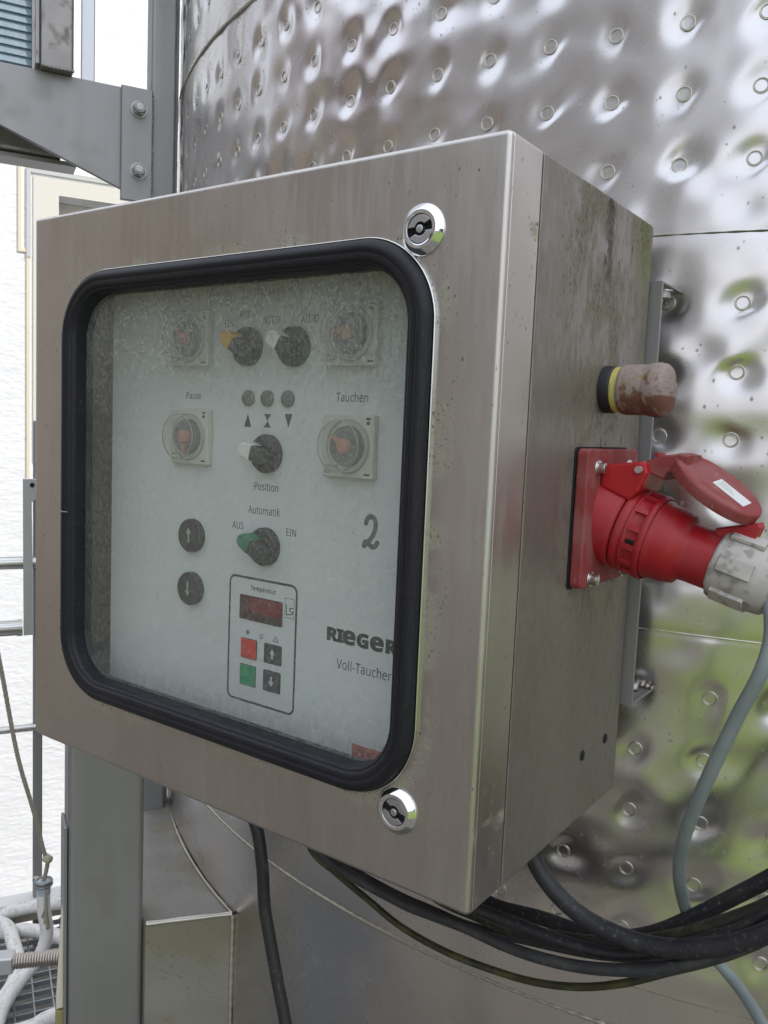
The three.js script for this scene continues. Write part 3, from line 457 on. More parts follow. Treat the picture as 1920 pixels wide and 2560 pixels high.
  // locks
  for (const [x, y, rot] of [[-.0602, .4461, .25], [-.0598, .0556, -.35]]) {
    const lk = part('lock', latheZ([[.0168, -.001], [.0168, .0008], [.0164, .0014], [.0126, .0046], [.0119, .0049], [.0098, .0047], [.0096, .0042], [.0096, -.003]], 56), chrome, cab, [x + .25, y, .13], 'chrome double-bit lock');
    part('lock_floor', new THREE.CircleGeometry(.0096, 32), hole, lk, [0, 0, .0005]);
    for (const s of [0, 1]) { const sh = new THREE.Shape(); const a0 = .35, a1 = Math.PI - .35; sh.absarc(0, 0, .0092, a0, a1, false); sh.absarc(0, 0, .0044, a1 - .2, a0 + .2, true); sh.closePath(); const g = extr(sh, .0034, .0004, 2, 16); g.rotateZ(s * Math.PI + rot); part('lock_core', g, zinc, lk, [0, 0, .0008]); }
    part('lock_pin', latheZ([[0, .0044], [.0022, .0044], [.0027, .0039], [.0027, 0]], 24), zinc, lk, [0, 0, .0005]);
  }

  // inner control panel with its print
  const S = 4300, x0 = -.4328, y0 = .04, pw = .4228, ph = .425, cw = Math.round(pw * S), chh = Math.round(ph * S), cv = document.createElement('canvas'); cv.width = cw; cv.height = chh; const c = cv.getContext('2d');
  const X = (x) => (x - x0) * S, Y = (y) => (y0 + ph - y) * S;
  c.fillStyle = 'rgb(224,227,226)'; c.fillRect(0, 0, cw, chh);
  const txt = (s, x, y, h, o = {}) => { c.save(); c.font = `${o.w || ''} ${h * S / .72}px ${o.f || 'sans-serif'}`; c.fillStyle = o.c || 'rgb(38,44,50)'; c.textAlign = 'center'; c.textBaseline = 'middle'; c.translate(X(x), Y(y)); c.scale(o.sx || .86, 1); c.fillText(s, 0, 0); c.restore(); };
  txt('Pause', -.3198, .339, .0062); txt('EIN', -.2775, .3995, .0062); txt('AUS', -.2592, .4065, .0062); txt('AUTO', -.2300, .4004, .0062); txt('AUTO', -.1885, .3999, .0062);
  txt('Pause', -.3223, .4246, .006, { c: 'rgba(38,44,50,.45)' }); txt('Überschwallen', -.2361, .4242, .0062, { c: 'rgba(38,44,50,.5)', sx: 1.05 }); txt('Tauchen', -.1451, .4267, .006, { c: 'rgba(38,44,50,.35)' });
  txt('Tauchen', -.1439, .340, .0068); txt('Position', -.2299, .2655, .0065); txt('Automatik', -.2317, .2455, .0065); txt('AUS', -.2613, .2307, .0062); txt('EIN', -.2010, .2306, .0062);
  txt('Temperatur', -.2302, .1795, .0042, { w: 'bold' }); [['R', -.1556, .0098, 1.5], ['I', -.1470, .0098, 1.5], ['e', -.1382, .0134, 1.5, .0014], ['G', -.1248, .0102, 1.4], ['e', -.1115, .0134, 1.5, .0014], ['R', -.0988, .0098, 1.5]].forEach(([q, x, h, sx, dy = 0]) => { c.lineWidth = .0011 * S; c.strokeStyle = 'rgb(38,44,50)'; c.save(); c.font = `bold ${h * S / .72}px sans-serif`; c.fillStyle = 'rgb(38,44,50)'; c.textAlign = 'center'; c.textBaseline = 'middle'; c.translate(X(x), Y(.1555 + dy)); c.scale(sx * .86, 1); c.fillText(q, 0, 0); c.strokeText(q, 0, 0); c.restore(); }); txt('Voll-Taucher', -.1232, .1333, .0075, { sx: .9 });
  // handwritten 2
  c.strokeStyle = 'rgb(104,110,110)'; c.lineWidth = .0040 * S; c.lineCap = c.lineJoin = 'round'; c.beginPath(); c.moveTo(X(-.1262), Y(.2462)); c.bezierCurveTo(X(-.1252), Y(.2535), X(-.1168), Y(.2535), X(-.1172), Y(.2445)); c.bezierCurveTo(X(-.1176), Y(.2385), X(-.1215), Y(.2335), X(-.1275), Y(.2288)); c.bezierCurveTo(X(-.1262), Y(.2352), X(-.1228), Y(.2300), X(-.1205), Y(.2290)); c.bezierCurveTo(X(-.1180), Y(.2280), X(-.1160), Y(.2300), X(-.1152), Y(.2322)); c.stroke();
  // triangles
  const tri = (p) => { c.fillStyle = 'rgb(60,66,70)'; c.beginPath(); p.forEach(([x, y], i) => i ? c.lineTo(X(x), Y(y)) : c.moveTo(X(x), Y(y))); c.closePath(); c.fill(); };
  tri([[-.2570, .3142], [-.2490, .3142], [-.2530, .3252]]); tri([[-.2345, .3253], [-.2267, .3253], [-.2306, .3196]]); tri([[-.2345, .3143], [-.2267, .3143], [-.2306, .3198]]); tri([[-.2117, .3258], [-.2037, .3258], [-.2077, .3146]]);
  // temperature field
  const rr = (xa, ya, xb, yb, r) => { c.beginPath(); const A = X(xa), B = Y(yb), Wd = X(xb) - X(xa), Hd = Y(ya) - Y(yb); r *= S; c.moveTo(A + r, B); c.arcTo(A + Wd, B, A + Wd, B + Hd, r); c.arcTo(A + Wd, B + Hd, A, B + Hd, r); c.arcTo(A, B + Hd, A, B, r); c.arcTo(A, B, A + Wd, B, r); c.closePath(); };
  c.strokeStyle = 'rgb(40,50,54)'; c.lineWidth = .0020 * S; rr(-.2688, .0808, -.1928, .1876, .006); c.stroke();
  c.lineWidth = .0004 * S; c.strokeStyle = 'rgb(50,56,60)'; rr(-.2052, .1606, -.1955, .1767, .0001); c.stroke();
  c.lineWidth = .0009 * S; c.beginPath(); c.moveTo(X(-.2037), Y(.1715)); c.lineTo(X(-.2037), Y(.1632)); c.lineTo(X(-.2012), Y(.1632)); c.stroke(); c.beginPath(); c.moveTo(X(-.1965), Y(.1692)); c.bezierCurveTo(X(-.2012), Y(.1694), X(-.2012), Y(.1662), X(-.1985), Y(.1664)); c.bezierCurveTo(X(-.1955), Y(.1664), X(-.1958), Y(.1636), X(-.2003), Y(.1638)); c.stroke();
  c.lineWidth = .0006 * S; c.beginPath(); c.arc(X(-.2308), Y(.1398), .0017 * S, 0, 6.3); c.stroke(); c.beginPath(); c.moveTo(X(-.2145), Y(.1425)); c.lineTo(X(-.2118), Y(.1384)); c.lineTo(X(-.2172), Y(.1384)); c.closePath(); c.stroke();
  for (let k = 0; k < 4; k++) { const a = k * Math.PI / 4; c.beginPath(); c.moveTo(X(-.2465 + .0022 * Math.cos(a)), Y(.1408 + .0022 * Math.sin(a))); c.lineTo(X(-.2465 - .0022 * Math.cos(a)), Y(.1408 - .0022 * Math.sin(a))); c.stroke(); }
  for (let k = 0; k < 260; k++) { c.fillStyle = `rgba(60,60,58,${.2 + .5 * rnd()})`; const r = (.0002 + .0004 * rnd()) * S; c.beginPath(); c.arc(rnd() * cw, rnd() * chh, r, 0, 6.3); c.fill(); }
  // worn flecks in the print
  for (let k = 0; k < 1500; k++) { c.fillStyle = 'rgba(224,227,226,.75)'; const px = X(-.275 + .09 * rnd()), py = Y(.075 + .12 * rnd()); c.fillRect(px, py, (.0003 + .0006 * rnd()) * S, (.0003 + .0008 * rnd()) * S); }
  const ct = new THREE.CanvasTexture(cv); ct.colorSpace = THREE.SRGBColorSpace; ct.anisotropy = 8;
  const pg = uvBy(box(pw, ph, .003, x0 + pw / 2, y0 + ph / 2, -.0415), (x, y) => [(x - x0) / pw, (y - y0) / ph]);
  const panelM = std({ map: ct, roughness: .42, metalness: 0 });
  const panel = wpart('front_panel', pg, panelM, cab, 'light blue-grey front panel with printed control names');
  const PZ = -.04;
  // sticker in the lower right corner
  const sc = document.createElement('canvas'); sc.width = 256; sc.height = 160; const s2 = sc.getContext('2d'); s2.fillStyle = 'rgb(205,96,84)'; s2.fillRect(0, 0, 256, 160); s2.fillStyle = 'rgb(140,52,46)'; s2.font = 'bold 34px sans-serif'; s2.fillText('Nicht öffnen', 14, 36);
  const stx = new THREE.CanvasTexture(sc); stx.colorSpace = THREE.SRGBColorSpace;
  wpart('warning_sticker', uvBy(box(.055, .034, .0004, -.1036, .0568, PZ + .0002), (x, y) => [(x + .1311) / .055, (y - .0398) / .034]), std({ map: stx, roughness: .5 }), panel, 'red warning sticker in the lower right corner');

  // timers
  const clear = new THREE.MeshPhysicalMaterial({ color: lin(.95, .95, .93), transmission: .86, thickness: 0, roughness: .1, ior: 1.45, side: THREE.DoubleSide });
  const orange = std({ color: lin(.64, .26, .16), roughness: .45 });
  const dcv = document.createElement('canvas'); dcv.width = dcv.height = 256; { const q = dcv.getContext('2d'); q.fillStyle = 'rgb(92,91,88)'; q.fillRect(0, 0, 256, 256); q.strokeStyle = q.fillStyle = 'rgb(205,205,200)'; q.translate(128, 128); for (let i = 0; i <= 36; i++) { const a = 2.3 + i * (4.9 / 36), r = i % 3 ? 104 : 94; q.lineWidth = 3; q.beginPath(); q.moveTo(Math.cos(a) * r, Math.sin(a) * r); q.lineTo(Math.cos(a) * 120, Math.sin(a) * 120); q.stroke(); } q.font = '26px sans-serif'; q.textAlign = 'center'; q.textBaseline = 'middle'; ['0', '2', '4', '6', '8', '10', '12'].forEach((s, i) => { const a = 2.3 + i * 4.9 / 6; q.fillText(s, Math.cos(a) * 74, Math.sin(a) * 74); }); }
  const dtx = new THREE.CanvasTexture(dcv); dtx.colorSpace = THREE.SRGBColorSpace; const dialM = std({ map: dtx, roughness: .6 });
  const bcv = document.createElement('canvas'); bcv.width = bcv.height = 256; { const q = bcv.getContext('2d'); q.fillStyle = 'rgb(216,212,202)'; q.fillRect(0, 0, 256, 256); q.fillStyle = 'rgb(60,60,60)'; q.font = 'bold 22px sans-serif'; q.fillText('omron', 10, 218); q.font = '22px sans-serif'; q.fillText('H2C', 10, 242); q.fillRect(216, 12, 22, 9); q.beginPath(); q.arc(227, 34, 8, 0, 7); q.fill(); q.fillRect(214, 234, 28, 7); }
  const btx = new THREE.CanvasTexture(bcv); btx.colorSpace = THREE.SRGBColorSpace; const bezM = std({ map: btx, roughness: .5 });
  const bezG = uvBy(box(.048, .048, .0062, 0, 0, .0031, .0012), (x, y, z, a, b, cc) => cc > a && cc > b ? [(x + .024) / .048, (y + .024) / .048] : [.5, .5]);
  const covG = latheZ([[.0199, -.003], [.0196, .0095], [.019, .0108], [.0174, .0114], [0, .0116]], 48), rimG = merge([new THREE.TorusGeometry(.0199, .0007, 6, 48), new THREE.TorusGeometry(.0192, .00045, 6, 48).translate(0, 0, .0122)]), dialG = new THREE.CylinderGeometry(.0148, .0155, .0034, 40).rotateX(Math.PI / 2), knobG = latheZ([[0, .0052], [.0045, .005], [.0056, .004], [.006, 0]], 28);
  const ptr = extr(poly([[-.0021, 0], [.0024, 0], [.0015, .0138], [-.0015, .0138]]), .0024, .0004, 1);
  const addTimer = (x, y, rot) => { const b = part('timer', bezG, bezM, cab, [x + .25, y, PZ + .13]); part('dial', dialG, dialM, b, [0, 0, .0079]).userData = {}; part('knob', knobG, orange, b, [0, 0, .0096]); const p = part('pointer', ptr, orange, b, [0, 0, .0098]); p.rotation.z = rot; part('dial_cover', covG, clear, b, [0, 0, .0084]); part('cover_rim', rimG, std({ color: lin(.45, .44, .42), roughness: .4 }), b, [0, 0, .0066]); };
  addTimer(-.3183, .3035, Math.PI * .97); addTimer(-.1418, .3033, 1.0); addTimer(-.3202, .3877, .9); addTimer(-.1425, .3868, 1.45);

  // selector switches
  const T_blk = tex(256, 256, (u, v) => { const k = noise(u * 60, v * 46, 261, 60, 46), f = fbm(u, v, 8, 8, 4, 263); return lerp3([.022, .022, .023], [.2, .19, .165], sst(.62, .95, k) * .7 + .12 * f); }, true, 12, 12);
  const blk = std({ map: T_blk, roughness: .55 });
  const colG = boxUV(latheZ([[.0158, 0], [.0158, .0045], [.0148, .0062], [.0125, .0068], [0, .0068]], 40)), gripS = rrect(-.0062, -.0125, .0062, .0155, .0058), gripG = boxUV(extr(gripS, .013, .002, 3, 12)), capS = new THREE.Shape(); capS.moveTo(-.0066, .002); capS.lineTo(.0066, .002); capS.lineTo(.0066, .0099); capS.absarc(0, .0099, .0062, 0, Math.PI); capS.closePath(); const capG = extr(capS, .0136, .0016, 3, 12);
  const sw = (x, y, rot, col, lab) => { const b = part('selector_switch', colG, blk, cab, [x + .25, y, PZ + .13], lab); const gr = part('grip', gripG, blk, b, [0, 0, .0066]); gr.rotation.z = rot; const ins = part('grip_insert', capG, std({ color: lin(...col), roughness: .45 }), b, [0, 0, .0067]); ins.rotation.z = rot; };
  sw(-.2535, .3800, 1.0, [.74, .42, .04], 'selector switch with a yellow insert'); sw(-.2025, .3789, 1.05, [.82, .81, .77], 'selector switch with a white insert beside the yellow one'); sw(-.2285, .2931, 1.3, [.82, .81, .77], 'selector switch with a white insert over the word Position'); sw(-.2280, .2166, 1.05, [.035, .22, .13], 'selector switch with a green insert');
  // push buttons
  const pbG = latheZ([[.0148, 0], [.0148, .0045], [.014, .0056], [.0122, .0056], [.012, .0048], [.0, .0050]], 44), arS = poly([[-.0008, -.0062], [.0008, -.0062], [.0008, .002], [.003, .002], [0, .007], [-.003, .002], [-.0008, .002]]), arG = extr(arS, .0005), arM = std({ color: lin(.42, .4, .37), roughness: .5 });
  for (const [y, r] of [[.2163, 0], [.1688, Math.PI]]) { const b = part('push_button', pbG, std({ map: T_blk, color: lin(.75, .75, .8), roughness: .4 }), cab, [-.3160 + .25, y, PZ + .13], r ? 'black push button with a down arrow' : 'black push button with an up arrow'); part('arrow', arG, arM, b, [-.001, 0, .005]).rotation.z = r; }
  const lampM = std({ map: tex(64, 64, (u, v) => { const k = noise(u * 14, v * 9, 271, 14, 9); return [.12 + .14 * k, .13 + .14 * k, .12 + .12 * k]; }, true, 60, 60), roughness: .3 });
  for (const x of [-.2522, -.2307, -.2084]) part('indicator_lens', boxUV(latheZ([[.0068, 0], [.0068, .0015], [.006, .0026], [.003, .0032], [0, .0033]], 28)), lampM, cab, [x + .25, .3379, PZ + .13]);
  // temperature display and keys
  const flat = (n, xa, ya, xb, yb, col, lab, h = .0008, rgh = .35) => wpart(n, extr(rrect(xa, ya, xb, yb, .0012), h, .0002, 1).translate(0, 0, PZ), std({ color: lin(...col), roughness: rgh }), panel, lab);
  const disp = flat('temperature_display', -.2562, .1518, -.2075, .1728, [.07, .022, .022], 'dark red temperature display', .0009, .22);
  wpart('display_digits_field', box(.036, .0128, .0002, -.2262, .1652, PZ + .0011), std({ color: lin(.22, .018, .018), roughness: .3 }), disp);
  const dm = std({ color: lin(.04, .04, .04), roughness: .5 });
  for (const [n, xa, ya, xb, yb, col, l] of [['key', -.2532, .1189, -.2356, .1352, [.72, .04, .025], 'red membrane key'], ['key', -.2538, .0954, -.2361, .1124, [.02, .33, .14], 'green membrane key'], ['key', -.2262, .1196, -.2076, .1352, [.06, .065, .075], 'dark membrane key with an up arrow'], ['key', -.2264, .0958, -.2080, .1126, [.06, .065, .075], 'dark membrane key with a down arrow']]) {
    flat('key_border', xa - .0006, ya - .0006, xb + .0006, yb + .0006, [.03, .035, .035], null, .0006); const k = flat(n, xa, ya, xb, yb, col, l, .0009);
    if (col[0] < .1 && col[1] < .1) { const a = extr(poly([[-.0009, -.0042], [.0009, -.0042], [.0009, 0], [.003, 0], [0, .0044], [-.003, 0], [-.0009, 0]]), .0003); if (ya < .1) a.rotateZ(Math.PI); a.translate((xa + xb) / 2, (ya + yb) / 2, PZ + .0009); wpart('arrow', a, std({ color: lin(.62, .62, .62), roughness: .5 }), k); }
  }

  // mushroom stop button on the right side
  const capSp = specks(256, 900, (u, v) => sst(.25, .5, v), .5, 2.6, 1.6, 51);
  const T_cap = tex3(256, 256, (u, v) => { const k = fbm(u, v, 8, 6, 5, 281), up = fbm(u, v, 4, 4, 5, 283), w = sst(.40, .6, k + .5 * (v - .36)), sp = capSp(u, v); let c = lerp3([.16, .065, .045], [.33, .265, .24], w * .9); c = lerp3(c, [.11, .09, .08], sp * .7); c = lerp3(c, [.2, .2, .05], sst(.7, .75, up) * .5); return { c, r: .75, m: 0 }; });
  const capM = std({ map: T_cap.map, roughness: .72 });
  const sb = part('stop_button', latheX([[.0185, 0], [.0185, .0075], [.0172, .0085], [0, .0085]], 48), std({ color: lin(.016, .016, .018), roughness: .45 }), cab, [.2502, .3555, -.179 + .13], 'faded red mushroom stop button on the right side');
  part('yellow_ring', latheX([[.0172, 0], [.0176, .0008], [.0176, .005], [.0168, .0058], [0, .0058]], 48), std({ map: tex(128, 128, (u, v) => { const k = fbm(u, v, 8, 8, 4, 287); return lerp3([.56, .49, .12], [.4, .36, .18], sst(.4, .7, k)); }), roughness: .6 }), sb, [.0085, 0, 0]);
  part('cap', uvBy(latheX([[.0165, 0], [.0182, .0006], [.0188, .003], [.0188, .0195], [.0185, .0199], [.0193, .0215], [.0201, .026], [.0201, .0295], [.0192, .0335], [.017, .0362], [.012, .0382], [0, .0392]], 56).scale(1, 1.03, 1.03), (x, y, z) => [x * 22 + z * 6, .5 + y * 22]), capM, sb, [.0138, 0, 0]);

  // two hole plugs low on the side
  for (const z of [-.182, -.233]) part('hole_plug', latheX([[.0042, 0], [.004, .001], [.002, .0016], [0, .0017]], 24), hole, cab, [.25, .056, z + .13]);

  // red socket: flange, angled body, hinge block, lid
  const T_red = tex3(256, 256, (u, v) => { const k = fbm(u, v, 6, 6, 5, 291), w = sst(.45, .75, k); return { c: lerp3([.37, .011, .017], [.32, .045, .05], w * .6), r: .44 + .25 * w, m: 0 }; }, 8, 8);
  const red = std({ map: T_red.map, roughnessMap: T_red.orm, roughness: 1 });
  const T_fad = tex3(256, 256, (u, v) => { const k = fbm(u, v, 7, 7, 5, 293), sc = sst(.9, .97, noise(u * 40, v * 16, 295, 40, 16)); return { c: lerp3(lerp3([.25, .035, .036], [.27, .085, .08], sst(.35, .7, k)), [.42, .25, .2], sc * .4), r: .6 + .2 * k, m: 0 }; }, 8, 8);
  const faded = std({ map: T_fad.map, roughnessMap: T_fad.orm, roughness: 1 });
  const fl = wpart('socket_flange', boxUV(extr(rrect(.1265, .2035, .2345, .3092, .005), .0095, .0015, 2).rotateY(Math.PI / 2).translate(.0018, 0, 0).scale(1, 1, 1)), faded, cab, 'faded red bolted flange of the power socket');
  wpart('flange_gasket', extr(rrect(.1255, .2022, .2355, .3103, .005), .0014).rotateY(Math.PI / 2), hole, fl);
  for (const [y, z] of [[.2948, -.1455], [.2100, -.1445], [.2948, -.2125], [.2100, -.2125]]) { wpart('washer', latheX([[.0058, 0], [.0058, .0012], [0, .0012]], 24).translate(.0112, y, z), bolt, fl); wpart('bolt_head', merge([hex(.0046, .0048, 'x').translate(.0148, y, z), latheX([[.0038, 0], [.0034, .0006], [0, .0006]], 20).translate(.0172, y, z)]), bolt, fl); }
  const AX = V(Math.cos(.262), -Math.sin(.262), 0), O = V(-.0055, .2575, -.175), Qn = new THREE.Quaternion().setFromUnitVectors(V(0, 1, 0), AX);
  const alongAxis = (g, s) => { g.applyQuaternion(Qn); const p = O.clone().addScaledVector(AX, s); g.translate(p.x, p.y, p.z); return g; };
  const body = wpart('socket_body', boxUV(alongAxis(lathe([[.038, -.02], [.0365, .006], [.0335, .028], [.0332, .032], [.029, .0325]], 64), 0)), red, cab, 'bright red angled body of the power socket');
  const blkS = poly([[.0115, .297], [.0115, .2805], [.034, .272], [.0415, .279], [.0475, .293], [.0455, .300], [.041, .3015]]);
  wpart('hinge_block', extr(blkS, .052, .002, 2).translate(0, 0, -.203), std({ color: lin(.42, .011, .017), roughness: .42 }), body);
  wpart('hinge_pin', cyl(.0027, .0027, .06, 20, 'z').translate(.041, .2955, -.1775), std({ color: lin(.4, .3, .28), roughness: .5 }), body);
  const lidA = -.62, LC = V(.0915, .2862, -.175), lidG = lathe([[0, .0032], [.0338, .0030], [.0352, .0022], [.0358, .0006], [.0360, -.0058], [.0345, -.006], [.034, -.001], [0, -.001]], 64).rotateX(.12).rotateZ(lidA).translate(LC.x, LC.y, LC.z);
  const lid = wpart('socket_lid', boxUV(lidG), faded, cab, 'faded red hinged lid of the socket, swung open');
  wpart('lid_arm', extr(poly([[.0415, .2965], [.0435, .3022], [.054, .3062], [.0675, .3090], [.0745, .3075], [.0735, .2985], [.069, .2945], [.0655, .2975], [.0635, .2945], [.060, .2945], [.057, .2885], [.052, .2905], [.047, .2925]]), .034, .0015, 2).translate(0, 0, -.192), faded, lid);
  wpart('arm_ribs', merge([0, 1, 2, 3].map((i) => box(.003, .0012, .02, .0425 - i * .0009, .3035 + i * .0013, -.2, .0004))), red, lid);
  const lb = document.createElement('canvas'); lb.width = 192; lb.height = 80; { const q = lb.getContext('2d'); q.fillStyle = 'rgb(222,222,220)'; q.fillRect(0, 0, 192, 80); q.fillStyle = 'rgb(120,120,120)'; for (let i = 0; i < 3; i++) q.fillRect(16, 16 + i * 18, 60 + 20 * i, 4); }
  const ltx = new THREE.CanvasTexture(lb); ltx.colorSpace = THREE.SRGBColorSpace;
  const lbl = uvBy(box(.027, .0004, .019, 0, 0, 0), (x, y, z) => [(x + .0135) / .027, (.0095 - z) / .019]); lbl.translate(.011, .0034, .002).rotateX(.12).rotateZ(lidA).translate(LC.x, LC.y, LC.z);
  wpart('lid_label', lbl, std({ map: ltx, roughness: .5 }), lid, 'small white label on the lid');

  // plug pushed into the socket, with its cable
  const plug = thing('power_plug', 'red power plug with grey gland nut pushed into the socket', 'plug', [.06, .24, -.175]);
  wpart('plug_collar', boxUV(alongAxis(lathe([[.0325, .0335], [.0336, .0345], [.0336, .0385], [.0322, .0392], [.0322, .0405], [.0334, .0412], [.0334, .0432], [.031, .0438], [.031, .052], [.0338, .0526], [.0338, .0565], [.0322, .0575]], 72), 0)), red, plug);
  wpart('plug_body', boxUV(alongAxis(lathe([[.0312, .0575], [.0308, .0605], [.0296, .0625], [.0292, .071], [.0268, .0795], [.0225, .0822], [.0222, .086], [.0216, .118]], 64), 0)), red, plug);
  const rib = []; for (let i = 0; i < 14; i++) { const a = i / 14 * 6.283; rib.push(box(.003, .0095, .004, .0322, .0478, 0).rotateY(a)); } wpart('collar_ribs', alongAxis(merge(rib), 0), red, plug);
  wpart('vent_slot', alongAxis(box(.0014, .0062, .0085, .0313, .0478, 0).rotateY(-1.38), 0), hole, plug);
  wpart('latch', extr(poly([[.094, .256], [.123, .2625], [.1245, .259], [.121, .2495], [.118, .2455], [.094, .2445]]), .016, .001, 1).translate(0, 0, -.183), red, plug);
  const T_gl = tex(256, 256, (u, v) => { const k = fbm(u, v, 8, 8, 5, 301), d = sst(.5, .72, fbm(u, v, 14, 14, 4, 303)); return lerp3([.46, .43, .4].map((x) => x * (.85 + .3 * k)), [.2, .17, .14], d * .6); }, true, 10, 10), glM = std({ map: T_gl, roughness: .8 });
  const gl = wpart('gland_nut', boxUV(alongAxis(lathe([[.0215, .1035], [.0245, .1045], [.0258, .107], [.0262, .128], [.0246, .144], [.020, .150], [.006, .151]], 10), 0)), glM, plug, 'dirty pale grey gland nut on the plug');
  for (let i = 0; i < 6; i++) { const g = box(.0034, .024, .0125, .0262, .1215, 0, .0008).rotateY(i * 1.0472 + .3); wpart('nut_rib', boxUV(alongAxis(g, 0)), glM, gl); }
  const gc = std({ map: tex(256, 128, (u, v) => { const k = fbm(u, v, 20, 4, 4, 311); const m = .85 + .3 * k; return [.225 * m, .26 * m, .255 * m]; }, true, 3, 1), roughness: .5 });
  wpart('cable', tube([[.128, .2235, -.172], [0.1361, 0.2096, -0.16], [0.1397, 0.1849, -0.155], [0.1363, 0.1624, -0.15], [0.1229, 0.1267, -0.155], [0.104, 0.0721, -0.165], [0.0858, 0.0175, -0.19], [0.0743, -0.0343, -0.222], [0.0732, -0.0757, -0.25], [0.0794, -0.1092, -0.272], [0.0909, -0.1326, -0.285], [0.1049, -0.1456, -0.288], [0.1208, -0.1535, -0.28], [0.14, -0.1616, -0.262], [0.161, -0.1743, -0.24], [.18, -.24, -.22], [.19, -.4, -.2]], .0052, 220, 16), gc, plug, 'grey-blue cable');
}
{ // mounting bracket between cabinet and tank
  const b = thing('mounting_bracket', 'folded stainless strip bracket fixing the cabinet to the tank on the right', 'bracket', [0, .26, -.29]);
  const fold = poly([[-.268, .0790], [-.268, .4535], [-.325, .4535], [-.325, .4512], [-.2703, .4512], [-.2703, .0813], [-.325, .0813], [-.325, .0790]]);
  wpart('strip', boxUV(extr(fold, .045, .0006, 2).rotateY(-Math.PI / 2).translate(.0105, 0, 0)), dullSteel, b);
  const nut = wpart('nut', hex(.0075, .007, 'y').translate(.0, .4475, -.3), nutM, b);
  wpart('washer', cyl(.009, .009, .0018, 24).translate(0, .4505, -.3), bolt, nut);
  wpart('weld_bead', bead([[-.03, .0835, -.322], [-.008, .084, -.3225], [.0105, .0835, -.323]], .0024, .25, .005), lowBead, b);
  wpart('bolt_end', latheX([[.006, 0], [.006, .005], [0, .0056]], 20).rotateZ(Math.PI / 2).translate(-.004, .083, -.308), nutM, b);
}

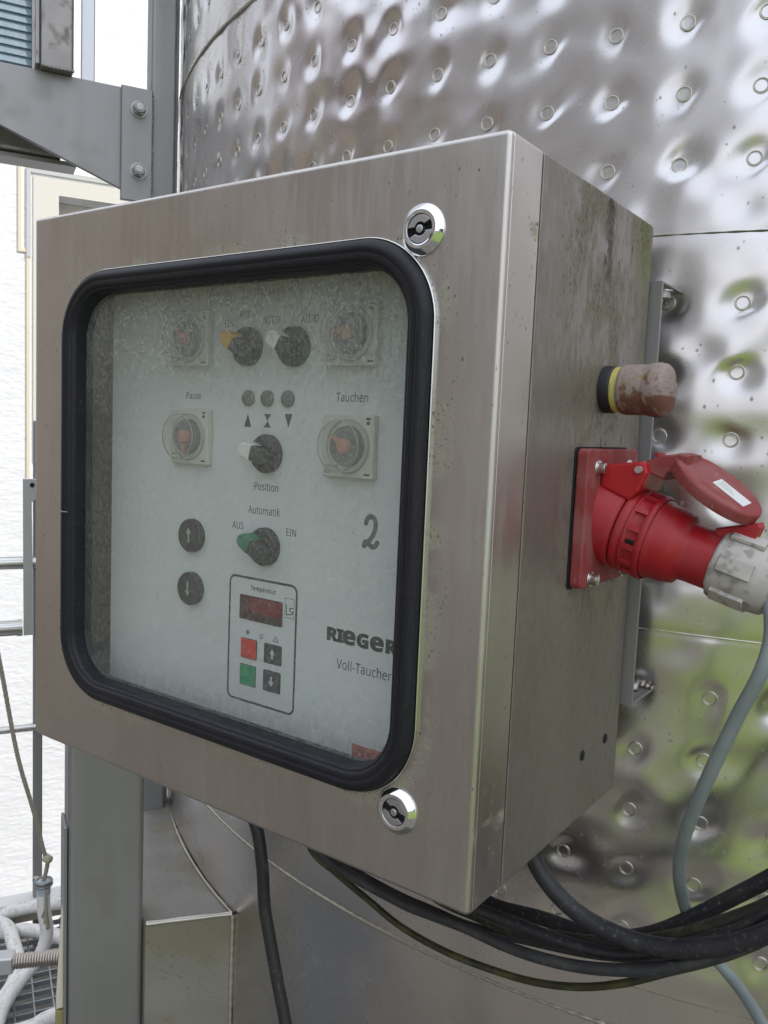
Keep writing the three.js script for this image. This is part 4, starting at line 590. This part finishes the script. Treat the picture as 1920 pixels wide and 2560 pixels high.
// ================================================================ CABLES
{
  const cm = (c, c2, s) => std({ map: tex(256, 128, (u, v) => { const k = fbm(u, v, 16, 4, 5, s), d = sst(.5, .75, fbm(u, v, 10, 3, 4, s + 1)), sp = Math.pow(noise(u * 90, v * 20, s + 2, 90, 20), 12); return lerp3(lerp3(c.map((x) => x * (.7 + .6 * k)), c2, d * .6), [.22, .21, .18], sp * .5); }, true, 3, 1), roughness: .48 });
  const blackM = cm([.016, .016, .02], [.03, .029, .026], 321), mossM = cm([.022, .022, .016], [.06, .06, .022], 331), oliveM = cm([.03, .03, .012], [.08, .08, .02], 341), greyM = cm([.03, .031, .034], [.07, .072, .065], 351);
  const cable = (pts, r, m, label, group) => { const t = thing('cable', label, 'cable', pts[0], group); wpart('sheath', tube(pts, r, pts.length * 16, 16), m, t); };
  cable([[-.052, .03, -.2], [-.05, -.02, -.2], [-.046, -.053, -.2], [-.027, -.076, -.2], [.004, -.092, -.2], [.037, -.096, -.2], [.071, -.092, -.2], [.107, -.077, -.2], [.13, -.063, -.2], [.154, -.042, -.2], [.19, .0, -.2], [.23, .07, -.2]], .0078, blackM, 'thickest black cable dropping from the right of the cabinet underside');
  cable([[-.2, -.02, -.25], [-.175, -.1, -.25], [-.151, -.132, -.25], [-.112, -.146, -.25], [-.054, -.14, -.25], [-.008, -.137, -.25], [.023, -.128, -.25], [.051, -.112, -.25], [.078, -.089, -.25], [.112, -.056, -.25], [.137, -.031, -.25], [.158, -.008, -.25], [.2, .05, -.25]], .0068, blackM, 'black cable forming the topmost strand of the loop at lower right');
  cable([[-.23, -.02, -.22], [-.2, -.11, -.22], [-.158, -.14, -.22], [-.107, -.143, -.22], [-.072, -.143, -.22], [-.028, -.134, -.22], [.003, -.127, -.222], [.042, -.113, -.225], [.078, -.092, -.225], [.119, -.061, -.225], [.143, -.04, -.225], [.163, -.018, -.225], [.2, .03, -.225]], .0066, mossM, 'moss-stained dark green cable in the middle of the loop');
  cable([[-.34, -.06, -.2], [-.299, -.128, -.2], [-.184, -.15, -.2], [-.145, -.149, -.2], [-.108, -.147, -.2], [-.073, -.148, -.2], [-.04, -.146, -.2], [.002, -.138, -.2], [.04, -.125, -.2], [.067, -.113, -.2], [.093, -.097, -.202], [.124, -.073, -.203], [.148, -.047, -.203], [.167, -.022, -.203], [.2, .02, -.203]], .0053, greyM, 'grey-black cable along the underside of the loop');
  cable([[-.36, -.06, -.23], [-.326, -.155, -.23], [-.289, -.17, -.23], [-.245, -.184, -.23], [-.202, -.197, -.23], [-.148, -.202, -.23], [-.097, -.199, -.23], [-.051, -.192, -.23], [-.008, -.178, -.23], [.032, -.157, -.23], [.069, -.133, -.235], [.095, -.116, -.238], [.119, -.098, -.24], [.144, -.074, -.24], [.164, -.046, -.24], [.2, .0, -.24]], .0035, oliveM, 'thin olive green cable sagging lowest below the loop');
  cable([[-.36, -.07, -.24], [-.327, -.155, -.24], [-.264, -.167, -.24], [-.21, -.172, -.24], [-.169, -.172, -.24], [-.13, -.172, -.24], [-.058, -.16, -.24], [.007, -.146, -.24], [.056, -.128, -.24], [.083, -.114, -.244], [.116, -.088, -.246], [.141, -.062, -.246], [.162, -.037, -.246], [.2, .01, -.246]], .0045, blackM, 'slim black cable just above the thin olive cable');
  cable([[-.16, -.06, -.215], [-.14, -.115, -.213], [-.115, -.13, -.21], [-.086, -.13, -.21], [-.045, -.129, -.21], [-.003, -.127, -.211], [.036, -.119, -.212], [.072, -.101, -.214], [.106, -.076, -.214], [.129, -.058, -.214], [.145, -.039, -.214], [.165, -.015, -.214], [.2, .03, -.214]], .0055, blackM, 'black cable tucked behind the thickest cable inside the loop');
  cable([[-.318, .02, -.12], [-.316, -.064, -.12], [-.305, -.083, -.12], [-.296, -.122, -.12], [-.292, -.158, -.12], [-.283, -.191, -.12], [-.272, -.228, -.12], [-.259, -.269, -.12], [-.242, -.329, -.12], [-.22, -.45, -.12], [-.2, -.8, -.13]], .0062, blackM, 'single straight black cable hanging from the middle of the cabinet underside');
}
renderer.render(scene, camera);
